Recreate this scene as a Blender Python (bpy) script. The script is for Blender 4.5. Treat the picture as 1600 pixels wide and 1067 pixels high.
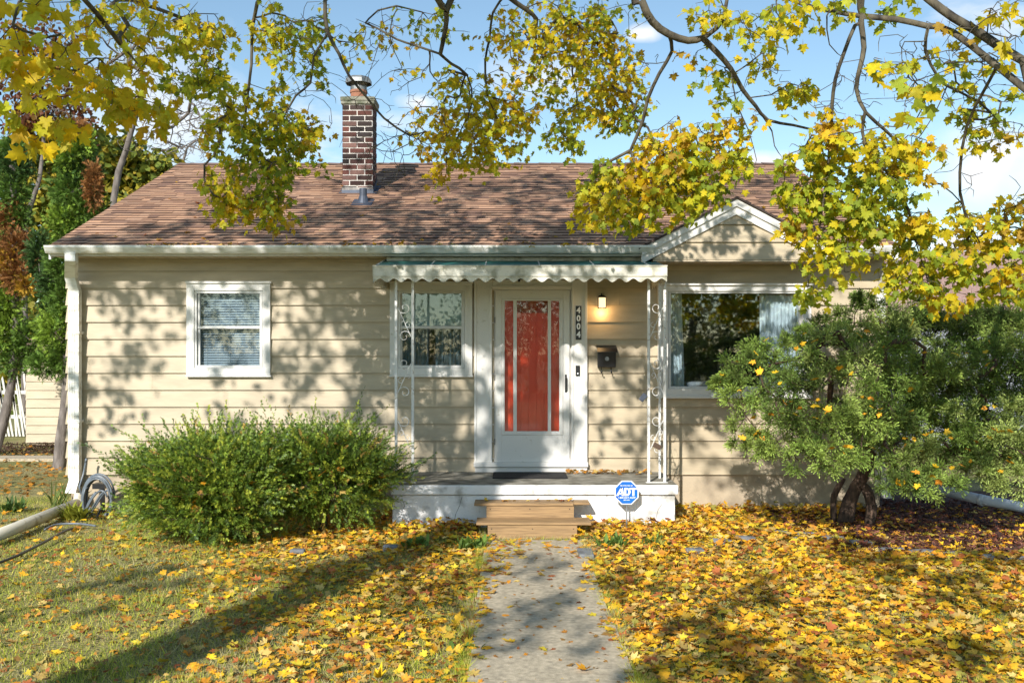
import bpy, math, random
import numpy as np
from mathutils import Vector, Matrix
random.seed(7); rng = np.random.default_rng(11)
sc = bpy.context.scene
for o in list(bpy.data.objects): bpy.data.objects.remove(o)
COL = sc.collection
# ------------------------------------------------------------------ camera
F = 1495.0                      # focal length in pixels of the 1600 px photograph
CY, CZ = -11.5, 1.88
cam_d = bpy.data.cameras.new("camera"); cam = bpy.data.objects.new("camera", cam_d); COL.objects.link(cam)
cam.location = (0, CY, CZ); cam.rotation_euler = (math.radians(90), 0, 0)
cam_d.sensor_width = 36; cam_d.lens = 36 * F / 1600; cam_d.shift_y = 17.5 / 1600
cam_d.clip_start = 0.05; cam_d.clip_end = 3000
sc.camera = cam
sc.render.resolution_x = 1024; sc.render.resolution_y = 682
sc.view_settings.view_transform = 'Standard'; sc.view_settings.look = 'None'
sc.view_settings.exposure = 0.34; sc.view_settings.gamma = 1
# ------------------------------------------------------------------ sun and sky
SUN = Vector((-0.36, -1.0, 0.62)).normalized()
sl = bpy.data.lights.new("sun", 'SUN'); so = bpy.data.objects.new("sun", sl); COL.objects.link(so)
sl.energy = 5.0; sl.angle = math.radians(0.53); sl.color = (1.0, 0.95, 0.88)
so.rotation_euler = (-SUN).to_track_quat('-Z', 'Y').to_euler()
world = bpy.data.worlds.new("World"); sc.world = world; world.use_nodes = True
nt = world.node_tree; nt.nodes.clear()
out = nt.nodes.new('ShaderNodeOutputWorld'); bg = nt.nodes.new('ShaderNodeBackground')
sky = nt.nodes.new('ShaderNodeTexSky'); sky.sky_type = 'NISHITA'; sky.sun_disc = False
sky.sun_elevation = math.asin(SUN.z); sky.sun_rotation = math.atan2(SUN.x, SUN.y)
sky.air_density = 1.0; sky.dust_density = 0.2; sky.ozone_density = 1.2
bg.inputs['Strength'].default_value = 0.13
tc = nt.nodes.new('ShaderNodeTexCoord')
mp = nt.nodes.new('ShaderNodeMapping'); mp.inputs['Scale'].default_value = (2.0, 2.0, 5.5)
mp.inputs['Location'].default_value = (0.35, 0.2, 0.9)
nz = nt.nodes.new('ShaderNodeTexNoise'); nz.inputs['Scale'].default_value = 2.2; nz.inputs['Detail'].default_value = 7
nz.inputs['Roughness'].default_value = 0.55
cr = nt.nodes.new('ShaderNodeValToRGB'); cr.color_ramp.elements[0].position = 0.62; cr.color_ramp.elements[1].position = 0.78
nt.links.new(tc.outputs['Generated'], mp.inputs['Vector']); nt.links.new(mp.outputs[0], nz.inputs['Vector'])
nt.links.new(nz.outputs['Fac'], cr.inputs['Fac'])
prev = cr.outputs['Color']
def cloud(px, py, w, h, gain):            # a small cumulus at one direction of the sky
    global prev
    d = Vector(((px-800)/F, 1, (551-py)/F)).normalized()
    s = nt.nodes.new('ShaderNodeVectorMath'); s.operation = 'SUBTRACT'; s.inputs[1].default_value = d
    nt.links.new(tc.outputs['Generated'], s.inputs[0])
    wob = nt.nodes.new('ShaderNodeTexNoise'); wob.inputs['Scale'].default_value = 16; wob.inputs['Detail'].default_value = 5
    nt.links.new(tc.outputs['Generated'], wob.inputs['Vector'])
    m = nt.nodes.new('ShaderNodeVectorMath'); m.operation = 'MULTIPLY'; m.inputs[1].default_value = (1/w, 1/w, 1/h)
    nt.links.new(s.outputs[0], m.inputs[0])
    l = nt.nodes.new('ShaderNodeVectorMath'); l.operation = 'LENGTH'; nt.links.new(m.outputs[0], l.inputs[0])
    a = nt.nodes.new('ShaderNodeMath'); a.operation = 'MULTIPLY_ADD'; a.inputs[1].default_value = -1.6; a.inputs[2].default_value = 0.3
    nt.links.new(l.outputs['Value'], a.inputs[0])
    b = nt.nodes.new('ShaderNodeMath'); b.operation = 'MULTIPLY_ADD'; b.inputs[1].default_value = 2.6
    nt.links.new(wob.outputs['Fac'], b.inputs[0]); nt.links.new(a.outputs[0], b.inputs[2])
    c = nt.nodes.new('ShaderNodeMath'); c.operation = 'MULTIPLY'; c.use_clamp = True; c.inputs[1].default_value = gain
    nt.links.new(b.outputs[0], c.inputs[0])
    mx = nt.nodes.new('ShaderNodeMath'); mx.operation = 'MAXIMUM'
    nt.links.new(prev, mx.inputs[0]); nt.links.new(c.outputs[0], mx.inputs[1]); prev = mx.outputs[0]
cloud(655, 160, .030, .012, 0.8); cloud(850, 120, .060, .03, 0.5); cloud(1004, 54, .020, .010, 0.9)
cloud(1190, 258, .06, .016, .9); cloud(1560, 250, .07, .05, .7); cloud(1500, 385, .08, .02, 0.9); cloud(260, 190, .10, .09, .5)
ge = nt.nodes.new('ShaderNodeMix'); ge.data_type = 'RGBA'
tint = nt.nodes.new('ShaderNodeMix'); tint.data_type = 'RGBA'; tint.blend_type = 'MULTIPLY'; tint.inputs['Factor'].default_value = 1
tint.inputs['B'].default_value = (1.0, 1.07, 1.02, 1)
nt.links.new(sky.outputs[0], tint.inputs['A']); nt.links.new(tint.outputs['Result'], ge.inputs['A'])
ge.inputs['B'].default_value = (6.6, 6.7, 6.9, 1)
nt.links.new(prev, ge.inputs['Factor']); nt.links.new(ge.outputs['Result'], bg.inputs['Color'])
nt.links.new(bg.outputs[0], out.inputs[0])

# ------------------------------------------------------------------ helpers
def PX(px, py, Y): d = Y - CY; return np.array([(px-800)*d/F, Y, CZ + (551-py)*d/F])
def PD(px, py, D): return PX(px, py, D + CY)
def X_(px, Y): return (px-800)*(Y-CY)/F
def Z_(py, Y): return CZ + (551-py)*(Y-CY)/F
def mesh_np(name, V, Fa, mat, parent=None, smooth=False, cols=None):
    V = np.asarray(V, dtype=np.float32).reshape(-1, 3); Fa = np.asarray(Fa, dtype=np.int32)
    k = Fa.shape[1]; me = bpy.data.meshes.new(name)
    me.vertices.add(len(V)); me.vertices.foreach_set('co', V.ravel())
    me.loops.add(Fa.size); me.loops.foreach_set('vertex_index', Fa.ravel())
    me.polygons.add(len(Fa)); me.polygons.foreach_set('loop_start', np.arange(0, Fa.size, k, dtype=np.int32))
    me.polygons.foreach_set('loop_total', np.full(len(Fa), k, dtype=np.int32))
    if smooth: me.polygons.foreach_set('use_smooth', np.ones(len(Fa), dtype=bool))
    if cols is not None:
        ca = me.color_attributes.new('Col', 'FLOAT_COLOR', 'POINT'); c = np.ones((len(V), 4), dtype=np.float32)
        c[:, :3] = cols; ca.data.foreach_set('color', c.ravel())
    me.update(calc_edges=True)
    o = bpy.data.objects.new(name, me); COL.objects.link(o); me.materials.append(mat)
    if parent: o.parent = parent
    return o
class MB:
    def __init__(s): s.v = []; s.f = []; s.c = []; s.col = (1, 1, 1)
    def add(s, vs, fs):
        b = len(s.v); s.v += [tuple(map(float, q)) for q in vs]; s.c += [s.col]*len(vs)
        s.f += [tuple(b+i for i in q) for q in fs]
    def box(s, x0, x1, y0, y1, z0, z1):
        x0, x1 = min(x0, x1), max(x0, x1); y0, y1 = min(y0, y1), max(y0, y1); z0, z1 = min(z0, z1), max(z0, z1)
        s.add([(x0,y0,z0),(x1,y0,z0),(x1,y1,z0),(x0,y1,z0),(x0,y0,z1),(x1,y0,z1),(x1,y1,z1),(x0,y1,z1)],
              [(0,3,2,1),(4,5,6,7),(0,1,5,4),(1,2,6,5),(2,3,7,6),(3,0,4,7)])
    def bxp(s, a, b, c, d, Yf, Yb):      # box whose front face spans photo pixels (a,b)-(c,d) at depth Yf
        s.box(X_(a, Yf), X_(c, Yf), Yf, Yb, Z_(d, Yf), Z_(b, Yf))
    def prism(s, pts, y0, y1):           # polygon in XZ extruded along Y
        n = len(pts)
        s.add([(x, y0, z) for x, z in pts] + [(x, y1, z) for x, z in pts],
              [tuple(range(n)), tuple(range(2*n-1, n-1, -1))] + [(i, i+n, (i+1) % n+n, (i+1) % n) for i in range(n)])
    def tube(s, P, r, n=8, cap=True):
        P = [Vector(p) for p in P]; R = r if hasattr(r, '__len__') else [r]*len(P)
        t = (P[1]-P[0]).normalized(); u = t.orthogonal().normalized(); vs = []
        for i, p in enumerate(P):
            a = P[max(i-1, 0)]; b = P[min(i+1, len(P)-1)]; t2 = (b-a)
            t2 = t2.normalized() if t2.length > 1e-9 else t
            u = (u - t2*u.dot(t2)).normalized(); w = t2.cross(u)
            vs += [p + (u*math.cos(2*math.pi*k/n) + w*math.sin(2*math.pi*k/n))*R[i] for k in range(n)]
        fs = [(i*n+k, i*n+(k+1) % n, (i+1)*n+(k+1) % n, (i+1)*n+k) for i in range(len(P)-1) for k in range(n)]
        if cap: fs += [tuple(range(n-1, -1, -1)), tuple((len(P)-1)*n+k for k in range(n))]
        s.add(vs, fs)
    def build(s, name, mat, parent=None, smooth=False, cols=False, bevel=0):
        me = bpy.data.meshes.new(name); me.from_pydata(s.v, [], s.f)
        if cols:
            ca = me.color_attributes.new('Col', 'FLOAT_COLOR', 'POINT')
            ca.data.foreach_set('color', np.array([(*c, 1) for c in s.c], dtype=np.float32).ravel())
        if smooth:
            for p in me.polygons: p.use_smooth = True
        me.materials.append(mat); me.update()
        o = bpy.data.objects.new(name, me); COL.objects.link(o)
        if parent: o.parent = parent
        if bevel:
            m = o.modifiers.new('b', 'BEVEL'); m.width = bevel; m.segments = 2; m.limit_method = 'ANGLE'
        return o
def tag(o, label=None, cat=None, group=None, kind=None):
    for k, v in (('label', label), ('category', cat), ('group', group), ('kind', kind)):
        if v: o[k] = v
    return o
def empty(name, loc, label, cat, group=None):
    o = bpy.data.objects.new(name, None); COL.objects.link(o); o.location = loc; o.empty_display_size = .2
    return tag(o, label, cat, group)
def under(root, *objs):                   # parent world-space meshes to an Empty that stands away from the origin
    for o in objs:
        o.parent = root; o.matrix_parent_inverse = Matrix.Translation(-root.location)
def text_mesh(name, s, size, x, z, y, mat, parent, bold=0.0, sx=1, align='CENTER', depth=.0006, shear=0):
    cu = bpy.data.curves.new(name, 'FONT'); cu.body = s; cu.size = size; cu.align_x = align; cu.align_y = 'CENTER'
    cu.offset = bold; cu.extrude = depth; cu.shear = shear; cu.resolution_u = 4
    t = bpy.data.objects.new(name, cu); COL.objects.link(t); t.rotation_euler = (math.pi/2, 0, 0); t.location = (x, y, z); t.scale = (sx, 1, 1)
    dg = bpy.context.evaluated_depsgraph_get(); dg.update()
    me = bpy.data.meshes.new_from_object(t.evaluated_get(dg)); me.transform(Matrix.LocRotScale(t.location, t.rotation_euler, t.scale))
    bpy.data.objects.remove(t); me.name = name; me.materials.clear(); me.materials.append(mat)
    o = bpy.data.objects.new(name, me); COL.objects.link(o); o.parent = parent
    return o
# ------------------------------------------------------------------ materials
def new_mat(name):
    m = bpy.data.materials.new(name); m.use_nodes = True; n = m.node_tree.nodes; L = m.node_tree.links
    return m, n, L, n['Principled BSDF']
def mat(name, c, rough=.6, var=.12, scale=4, bump=0, bscale=60, metal=0, c2=None, spec=.5, stretch=(1, 1, 1), detail=5, lo=.35, hi=.7):
    m, n, L, p = new_mat(name)
    p.inputs['Roughness'].default_value = rough; p.inputs['Metallic'].default_value = metal
    p.inputs['Specular IOR Level'].default_value = spec
    t = n.new('ShaderNodeTexCoord'); mp = n.new('ShaderNodeMapping'); mp.inputs['Scale'].default_value = stretch
    L.new(t.outputs['Object'], mp.inputs['Vector'])
    nz = n.new('ShaderNodeTexNoise'); nz.inputs['Scale'].default_value = scale; nz.inputs['Detail'].default_value = detail
    L.new(mp.outputs[0], nz.inputs['Vector'])
    r = n.new('ShaderNodeValToRGB'); r.color_ramp.elements[0].position = lo; r.color_ramp.elements[1].position = hi
    a = c2 if c2 else tuple(x*(1-var) for x in c)
    r.color_ramp.elements[0].color = (*a, 1); r.color_ramp.elements[1].color = (*(min(1, x*(1+var*.5)) for x in c), 1)
    L.new(nz.outputs['Fac'], r.inputs['Fac']); L.new(r.outputs['Color'], p.inputs['Base Color'])
    if bump:
        b = n.new('ShaderNodeBump'); b.inputs['Strength'].default_value = bump; b.inputs['Distance'].default_value = .01
        n2 = n.new('ShaderNodeTexNoise'); n2.inputs['Scale'].default_value = bscale; n2.inputs['Detail'].default_value = 4
        L.new(mp.outputs[0], n2.inputs['Vector']); L.new(n2.outputs['Fac'], b.inputs['Height']); L.new(b.outputs[0], p.inputs['Normal'])
    return m
def leaf_mat(name, trans=.35, rough=.55, gain=1.0, spec=.25):
    m, n, L, p = new_mat(name)
    a = n.new('ShaderNodeAttribute'); a.attribute_name = 'Col'
    t = n.new('ShaderNodeTexCoord'); nz = n.new('ShaderNodeTexNoise'); nz.inputs['Scale'].default_value = 45; nz.inputs['Detail'].default_value = 3
    L.new(t.outputs['Object'], nz.inputs['Vector'])
    h = n.new('ShaderNodeHueSaturation'); mr = n.new('ShaderNodeMapRange'); mr.inputs['To Min'].default_value = .72*gain; mr.inputs['To Max'].default_value = 1.25*gain
    L.new(nz.outputs['Fac'], mr.inputs['Value']); L.new(mr.outputs[0], h.inputs['Value']); L.new(a.outputs['Color'], h.inputs['Color'])
    p.inputs['Roughness'].default_value = rough; p.inputs['Specular IOR Level'].default_value = spec
    L.new(h.outputs[0], p.inputs['Base Color'])
    if trans:
        tr = n.new('ShaderNodeBsdfTranslucent'); L.new(h.outputs[0], tr.inputs['Color'])
        mx = n.new('ShaderNodeMixShader'); mx.inputs[0].default_value = trans
        L.new(p.outputs[0], mx.inputs[1]); L.new(tr.outputs[0], mx.inputs[2]); L.new(mx.outputs[0], n['Material Output'].inputs['Surface'])
    return m
def attr_mat(name, rough=.8, bump=.3, bscale=80):
    m, n, L, p = new_mat(name); a = n.new('ShaderNodeAttribute'); a.attribute_name = 'Col'
    t = n.new('ShaderNodeTexCoord'); nz = n.new('ShaderNodeTexNoise'); nz.inputs['Scale'].default_value = bscale*.5; nz.inputs['Detail'].default_value = 5
    L.new(t.outputs['Object'], nz.inputs['Vector'])
    mr = n.new('ShaderNodeMapRange'); mr.inputs['To Min'].default_value = .6; mr.inputs['To Max'].default_value = 1.4; L.new(nz.outputs['Fac'], mr.inputs['Value'])
    h = n.new('ShaderNodeHueSaturation'); L.new(mr.outputs[0], h.inputs['Value']); L.new(a.outputs['Color'], h.inputs['Color']); L.new(h.outputs[0], p.inputs['Base Color'])
    p.inputs['Roughness'].default_value = rough
    b = n.new('ShaderNodeBump'); b.inputs['Strength'].default_value = bump; b.inputs['Distance'].default_value = .01
    L.new(nz.outputs['Fac'], b.inputs['Height']); L.new(b.outputs[0], p.inputs['Normal'])
    return m
def glass_mat(name, refl=1.0, tint=(.85, .9, .92), ior=1.75):
    m, n, L, p = new_mat(name); n.remove(p)
    tr = n.new('ShaderNodeBsdfTransparent'); tr.inputs[0].default_value = (*tint, 1)
    gl = n.new('ShaderNodeBsdfGlossy'); gl.inputs['Roughness'].default_value = .02; gl.inputs['Color'].default_value = (refl, refl, refl, 1)
    t = n.new('ShaderNodeTexCoord'); nz = n.new('ShaderNodeTexNoise'); nz.inputs['Scale'].default_value = 3.5; L.new(t.outputs['Object'], nz.inputs['Vector'])
    b = n.new('ShaderNodeBump'); b.inputs['Strength'].default_value = .012; b.inputs['Distance'].default_value = .02
    L.new(nz.outputs['Fac'], b.inputs['Height']); L.new(b.outputs[0], gl.inputs['Normal'])
    lw = n.new('ShaderNodeLayerWeight'); lw.inputs['Blend'].default_value = .5
    pw_ = n.new('ShaderNodeMath'); pw_.operation = 'POWER'; pw_.inputs[1].default_value = 4; L.new(lw.outputs['Facing'], pw_.inputs[0])
    fr = n.new('ShaderNodeMath'); fr.operation = 'MULTIPLY_ADD'; fr.inputs[1].default_value = .8; fr.inputs[2].default_value = ior; L.new(pw_.outputs[0], fr.inputs[0])
    mx = n.new('ShaderNodeMixShader'); L.new(fr.outputs[0], mx.inputs[0]); L.new(tr.outputs[0], mx.inputs[1]); L.new(gl.outputs[0], mx.inputs[2])
    L.new(mx.outputs[0], n['Material Output'].inputs['Surface'])
    return m
def mask_mat(name, c, c2, scale, lo, hi, rough=.7, stretch=(1, 1, 1), bump=.2, bscale=60):
    return mat(name, c, rough=rough, c2=c2, scale=scale, lo=lo, hi=hi, bump=bump, bscale=bscale, stretch=stretch, detail=8)
M = {}
M['siding'] = mat('beige_siding', (.50, .412, .280), rough=.5, var=.16, scale=2.2, bump=.10, bscale=12, stretch=(1, 1, 4), detail=8)
M['trim'] = mat('white_trim', (.66, .655, .63), rough=.5, var=.12, scale=9, bump=.1, bscale=30)
M['oldtrim'] = mask_mat('weathered_white_paint', (.67, .655, .62), (.50, .47, .40), 14, .22, .36, bump=.2)
M['gutter'] = mask_mat('gutter_white', (.72, .72, .68), (.50, .47, .38), 5, .30, .55, rough=.4, stretch=(1, 4, 4), bump=.05)
M['soffit'] = mat('soffit_beige', (.50, .42, .30), rough=.6)
M['black'] = mat('black_metal', (.015, .015, .017), rough=.35, var=.2)
M['dark'] = mat('dark_interior', (.05, .055, .06), rough=.9)
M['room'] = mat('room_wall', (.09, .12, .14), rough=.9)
M['glass'] = glass_mat('window_glass', ior=.055)
M['bigglass'] = glass_mat('picture_glass', ior=.11); M['doorglass'] = glass_mat('door_glass', ior=.03, tint=(.97, .97, .97))
M['red'] = mat('red_door_paint', (.86, .08, .025), rough=.35, var=.15, scale=3, bump=.08, bscale=40)
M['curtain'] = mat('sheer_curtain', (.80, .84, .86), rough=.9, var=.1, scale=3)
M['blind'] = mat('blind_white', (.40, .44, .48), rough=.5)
M['iron'] = mask_mat('white_painted_iron', (.66, .66, .64), (.38, .33, .27), 30, .30, .42, rough=.45)
M['concrete'] = mask_mat('walk_concrete', (.54, .455, .32), (.32, .27, .19), 26, .3, .7, rough=.9, bump=.5, bscale=160)
M['deck'] = mask_mat('porch_top_concrete', (.30, .28, .23), (.13, .12, .09), 7, .35, .65, rough=.9, bump=.5, bscale=90)
M['porchpaint'] = mask_mat('white_painted_concrete', (.74, .74, .74), (.40, .39, .36), 5.5, .30, .45, rough=.75, bump=.7, bscale=45)
M['wood'] = mask_mat('pine_lumber', (.40, .25, .115), (.20, .125, .06), 5, .25, .75, rough=.7, stretch=(1, 6, 14), bump=.15)
M['mat'] = mat('doormat_rubber', (.018, .017, .018), rough=.95, bump=.8, bscale=200)
M['awnwhite'] = mask_mat('awning_white', (.68, .66, .58), (.36, .35, .27), 9, .33, .55, rough=.5)
M['awngreen'] = mask_mat('awning_green', (.035, .17, .145), (.02, .08, .07), 6, .3, .6, rough=.4)
M['galv'] = mat('galvanized_steel', (.26, .27, .27), rough=.5, metal=.5, var=.4, scale=12)
M['flash'] = mat('blue_grey_flashing', (.085, .10, .135), rough=.6, metal=.4, var=.3, scale=10)
M['clay'] = mat('clay_flue', (.34, .15, .09), rough=.85, var=.25, scale=14, bump=.2)
M['brick'] = attr_mat('brick', rough=.92, bump=.7, bscale=90)
M['mortar'] = mask_mat('mortar', (.62, .58, .54), (.16, .14, .13), 9, .3, .5, rough=.95, bump=.5)
M['crown'] = mask_mat('chimney_crown', (.26, .25, .20), (.10, .11, .07), 10, .35, .6, rough=.95, bump=.7, bscale=50)
M['hose'] = mat('grey_blue_hose', (.14, .165, .19), rough=.35, var=.2, scale=20)
M['hosedark'] = mat('dark_hose', (.03, .032, .036), rough=.4)
M['pipe'] = mask_mat('pvc_pipe', (.62, .58, .47), (.34, .29, .2), 8, .28, .42, rough=.45, bump=.05)
M['bluepipe'] = mat('white_pipe', (.62, .66, .72), rough=.4)
M['signblue'] = mat('sign_blue', (.008, .08, .46), rough=.35, c2=(.012, .15, .52), scale=6)
M['signwhite'] = mat('sign_white', (.85, .87, .9), rough=.35, var=.03)
M['leaf'] = leaf_mat('maple_leaf', trans=.48, gain=1.15)
M['litter'] = leaf_mat('fallen_leaf', trans=.12, rough=.6, gain=1.02)
M['grassb'] = leaf_mat('grass_blade', trans=.25, rough=.6)
M['needle'] = leaf_mat('yew_needle', trans=.15, rough=.42, spec=.4)
M['juni'] = leaf_mat('juniper_scale', trans=.15, rough=.6, gain=1.15)
M['bgleaf'] = leaf_mat('background_leaf', trans=.35)
M['bark'] = mask_mat('maple_bark', (.13, .11, .075), (.025, .021, .018), 14, .3, .65, rough=.95, stretch=(1, 1, .4), bump=.9, bscale=45)
M['greybark'] = mask_mat('grey_bark', (.22, .19, .17), (.09, .075, .065), 14, .3, .7, rough=.95, stretch=(1, 1, .3), bump=.9)
M['junibark'] = mask_mat('juniper_bark', (.12, .075, .05), (.025, .015, .011), 34, .3, .7, rough=.95, stretch=(1, 1, .25), bump=1, bscale=40)
M['twig'] = mat('brown_twig', (.10, .065, .045), rough=.9)
M['stone'] = mask_mat('edging_stone', (.19, .20, .21), (.08, .08, .08), 9, .3, .6, rough=.9, bump=.6)
M['mulch'] = mask_mat('red_mulch', (.12, .045, .03), (.03, .014, .01), 60, .35, .65, rough=.95, bump=1, bscale=90)
M['fence'] = mat('white_picket', (.62, .60, .55), rough=.7)
M['nroof'] = mask_mat('pinkish_shingle', (.42, .27, .22), (.25, .15, .12), 20, .3, .7, rough=.95)
M['nwall'] = mat('pale_wall', (.30, .32, .36), rough=.6)
M['mortar_dark'] = mat('crack_dirt', (.10, .095, .085), rough=1)
def ground_mat():
    m, n, L, p = new_mat('lawn_soil')
    t = n.new('ShaderNodeTexCoord'); a = n.new('ShaderNodeTexNoise'); a.inputs['Scale'].default_value = 1.1; a.inputs['Detail'].default_value = 8
    b = n.new('ShaderNodeTexNoise'); b.inputs['Scale'].default_value = 55; b.inputs['Detail'].default_value = 5
    L.new(t.outputs['Object'], a.inputs['Vector']); L.new(t.outputs['Object'], b.inputs['Vector'])
    r1 = n.new('ShaderNodeValToRGB'); r1.color_ramp.elements[0].color = (.24, .24, .05, 1); r1.color_ramp.elements[1].color = (.42, .35, .14, 1)
    r1.color_ramp.elements[0].position = .35; r1.color_ramp.elements[1].position = .65
    r2 = n.new('ShaderNodeValToRGB'); r2.color_ramp.elements[0].color = (.35, .35, .35, 1); r2.color_ramp.elements[1].color = (1.3, 1.3, 1.3, 1)
    r2.color_ramp.elements[0].position = .35; r2.color_ramp.elements[1].position = .68
    L.new(a.outputs['Fac'], r1.inputs['Fac']); L.new(b.outputs['Fac'], r2.inputs['Fac'])
    mx = n.new('ShaderNodeMix'); mx.data_type = 'RGBA'; mx.blend_type = 'MULTIPLY'; mx.inputs['Factor'].default_value = 1
    L.new(r1.outputs[0], mx.inputs['A']); L.new(r2.outputs[0], mx.inputs['B']); L.new(mx.outputs['Result'], p.inputs['Base Color'])
    bp = n.new('ShaderNodeBump'); bp.inputs['Distance'].default_value = .03; L.new(b.outputs['Fac'], bp.inputs['Height']); L.new(bp.outputs[0], p.inputs['Normal'])
    p.inputs['Roughness'].default_value = .95
    return m
M['ground'] = ground_mat()
def shingle_mat():
    m, n, L, p = new_mat('brown_shingles'); n_gain = 1.12
    t = n.new('ShaderNodeTexCoord'); at = n.new('ShaderNodeAttribute'); at.attribute_name = 'Col'
    nz = n.new('ShaderNodeTexNoise'); nz.inputs['Scale'].default_value = 120; nz.inputs['Detail'].default_value = 4
    n2 = n.new('ShaderNodeTexNoise'); n2.inputs['Scale'].default_value = 1.2; n2.inputs['Detail'].default_value = 6
    L.new(t.outputs['Object'], nz.inputs['Vector']); L.new(t.outputs['Object'], n2.inputs['Vector'])
    mr = n.new('ShaderNodeMapRange'); mr.inputs['To Min'].default_value = .6; mr.inputs['To Max'].default_value = 1.4; L.new(nz.outputs['Fac'], mr.inputs['Value'])
    m2 = n.new('ShaderNodeMapRange'); m2.inputs['To Min'].default_value = .78; m2.inputs['To Max'].default_value = 1.5; L.new(n2.outputs['Fac'], m2.inputs['Value'])
    mu = n.new('ShaderNodeMath'); mu.operation = 'MULTIPLY'; L.new(mr.outputs[0], mu.inputs[0]); L.new(m2.outputs[0], mu.inputs[1])
    h = n.new('ShaderNodeHueSaturation'); L.new(mu.outputs[0], h.inputs['Value']); L.new(at.outputs['Color'], h.inputs['Color']); L.new(h.outputs[0], p.inputs['Base Color'])
    b = n.new('ShaderNodeBump'); b.inputs['Strength'].default_value = .5; b.inputs['Distance'].default_value = .006
    L.new(nz.outputs['Fac'], b.inputs['Height']); L.new(b.outputs[0], p.inputs['Normal']); p.inputs['Roughness'].default_value = .95
    return m
M['shingle'] = shingle_mat()

# ================================================================== SETTING
def gz(x, y): return 0.02*np.sin(x*.9+1)*np.cos(y*.8)          # gentle lawn undulation
def ground():
    xs = np.unique(np.concatenate([np.linspace(-9, 9, 91), np.array([-900, -200, -60, -25, -14, 14, 25, 60, 200, 900])]))
    ys = np.unique(np.concatenate([np.linspace(-14, 12, 105), np.array([-900, -200, -60, -25, 20, 35, 60, 200, 900])]))
    Xg, Yg = np.meshgrid(xs, ys); Zg = gz(Xg, Yg)*((np.abs(Xg) < 10) & (Yg > -15) & (Yg < 13)) - .02
    V = np.stack([Xg, Yg, Zg], -1).reshape(-1, 3); w = len(xs); i, j = np.meshgrid(np.arange(len(ys)-1), np.arange(w-1), indexing='ij')
    a = (i*w+j).ravel(); o = mesh_np('lawn', V, np.stack([a, a+1, a+w+1, a+w], 1), M['ground'], smooth=True); tag(o, kind='structure')
ground()
mb = MB()
mb.box(-.27, .70, -4.62, -3.312, -.05, .012); mb.box(-.265, .695, -3.30, -1.95, -.05, .014); mb.box(-.255, .71, -7.6, -4.632, -.05, .015); mb.box(-.25, .70, -14, -7.615, -.05, .010)
tag(mb.build('front_path', M['concrete'], bevel=.003), kind='structure')
mb = MB(); mb.box(-12, -4.4, 5.2, 5.75, -.02, .03); tag(mb.build('side_path', M['concrete']), kind='structure')
# ================================================================== HOUSE
WL, WR, RL, RR = -5.33, 4.45, -5.37, 4.50
EY, EZ, RY, RZ = -.40, 3.11, 3.97, 4.93           # eave edge and ridge
ZB, ZT, CH = 0.418, 3.0, 0.2032
house = empty('house', (0, 0, 0), 'small beige clapboard house with brown shingle roof and red front door', 'house')
wallp = [(308, 454, 410, 577), (622, 454, 726, 576), (772, 447, 894, 737), (1040, 450, 1255, 610)]
holes = [(X_(a, 0), X_(c, 0), Z_(d, 0), Z_(b, 0)) for a, b, c, d in wallp]
def siding(u0f, u1f, z0, z1, mp, holes, mbx, zmax=None):
    # lapped boards: mp(u, out, z) -> xyz ; u0f/u1f give the extent at a height
    k = 0; zb = z0
    while zb < z1-1e-6:
        zt = min(zb+CH, z1); cuts = sorted({zb, zt} | {z for h in holes for z in h[2:] if zb < z < zt})
        for ci in range(len(cuts)-1):
            a, b = cuts[ci], cuts[ci+1]; mid = (a+b)/2; ua, ub = u0f(mid), u1f(mid)
            if ub <= ua: continue
            iv = [(ua, ub)]
            for h in holes:
                if h[2] < mid < h[3]:
                    iv = [q for (s, e) in iv for q in ((s, min(e, h[0])), (max(s, h[1]), e)) if q[1]-q[0] > 1e-4]
            oa = .028-.024*(a-zb)/CH; ob = .028-.024*(b-zb)/CH
            if len(iv) == 1 and not holes:
                q0, q1, q2, q3 = u0f(a), u1f(a), u1f(b), u0f(b)
                if q3 > q2: q2 = q3 = (q2+q3)/2
                mbx.add([mp(q0, oa, a), mp(q1, oa, a), mp(q2, ob, b), mp(q3, ob, b)], [(0, 1, 2, 3)])
                if ci == 0: mbx.add([mp(q0, oa, a), mp(q1, oa, a), mp(q1, .002, a+.006), mp(q0, .002, a+.006)], [(0, 3, 2, 1)])
                continue
            for s, e in iv:
                mbx.add([mp(s, oa, a), mp(e, oa, a), mp(e, ob, b), mp(s, ob, b)], [(0, 1, 2, 3)])
                if ci == 0: mbx.add([mp(s, oa, a), mp(e, oa, a), mp(e, .002, a+.003), mp(s, .002, a+.006)], [(0, 3, 2, 1)])
        zb = zt; k += 1
mb = MB()
siding(lambda z: WL, lambda z: WR, ZB, ZT, lambda u, o, z: (u, -o, z), holes, mb)
roofz = lambda y: EZ-.10+.4165*((y if y < RY else 2*RY-y)-EY)
def ylo(z): return max(0, EY+(z-EZ+.10)/.4165)
siding(lambda z: ylo(z), lambda z: 2*RY-ylo(z), ZB, RZ-.06, lambda u, o, z: (WL-o, u, z), [], mb)
siding(lambda z: ylo(z), lambda z: 2*RY-ylo(z), ZB, RZ-.06, lambda u, o, z: (WR+o, u, z), [], mb)
siding(lambda z: WL, lambda z: WR, ZB, ZT, lambda u, o, z: (u, 2*RY+o, z), [], mb)
r = random.Random(12)
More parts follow.
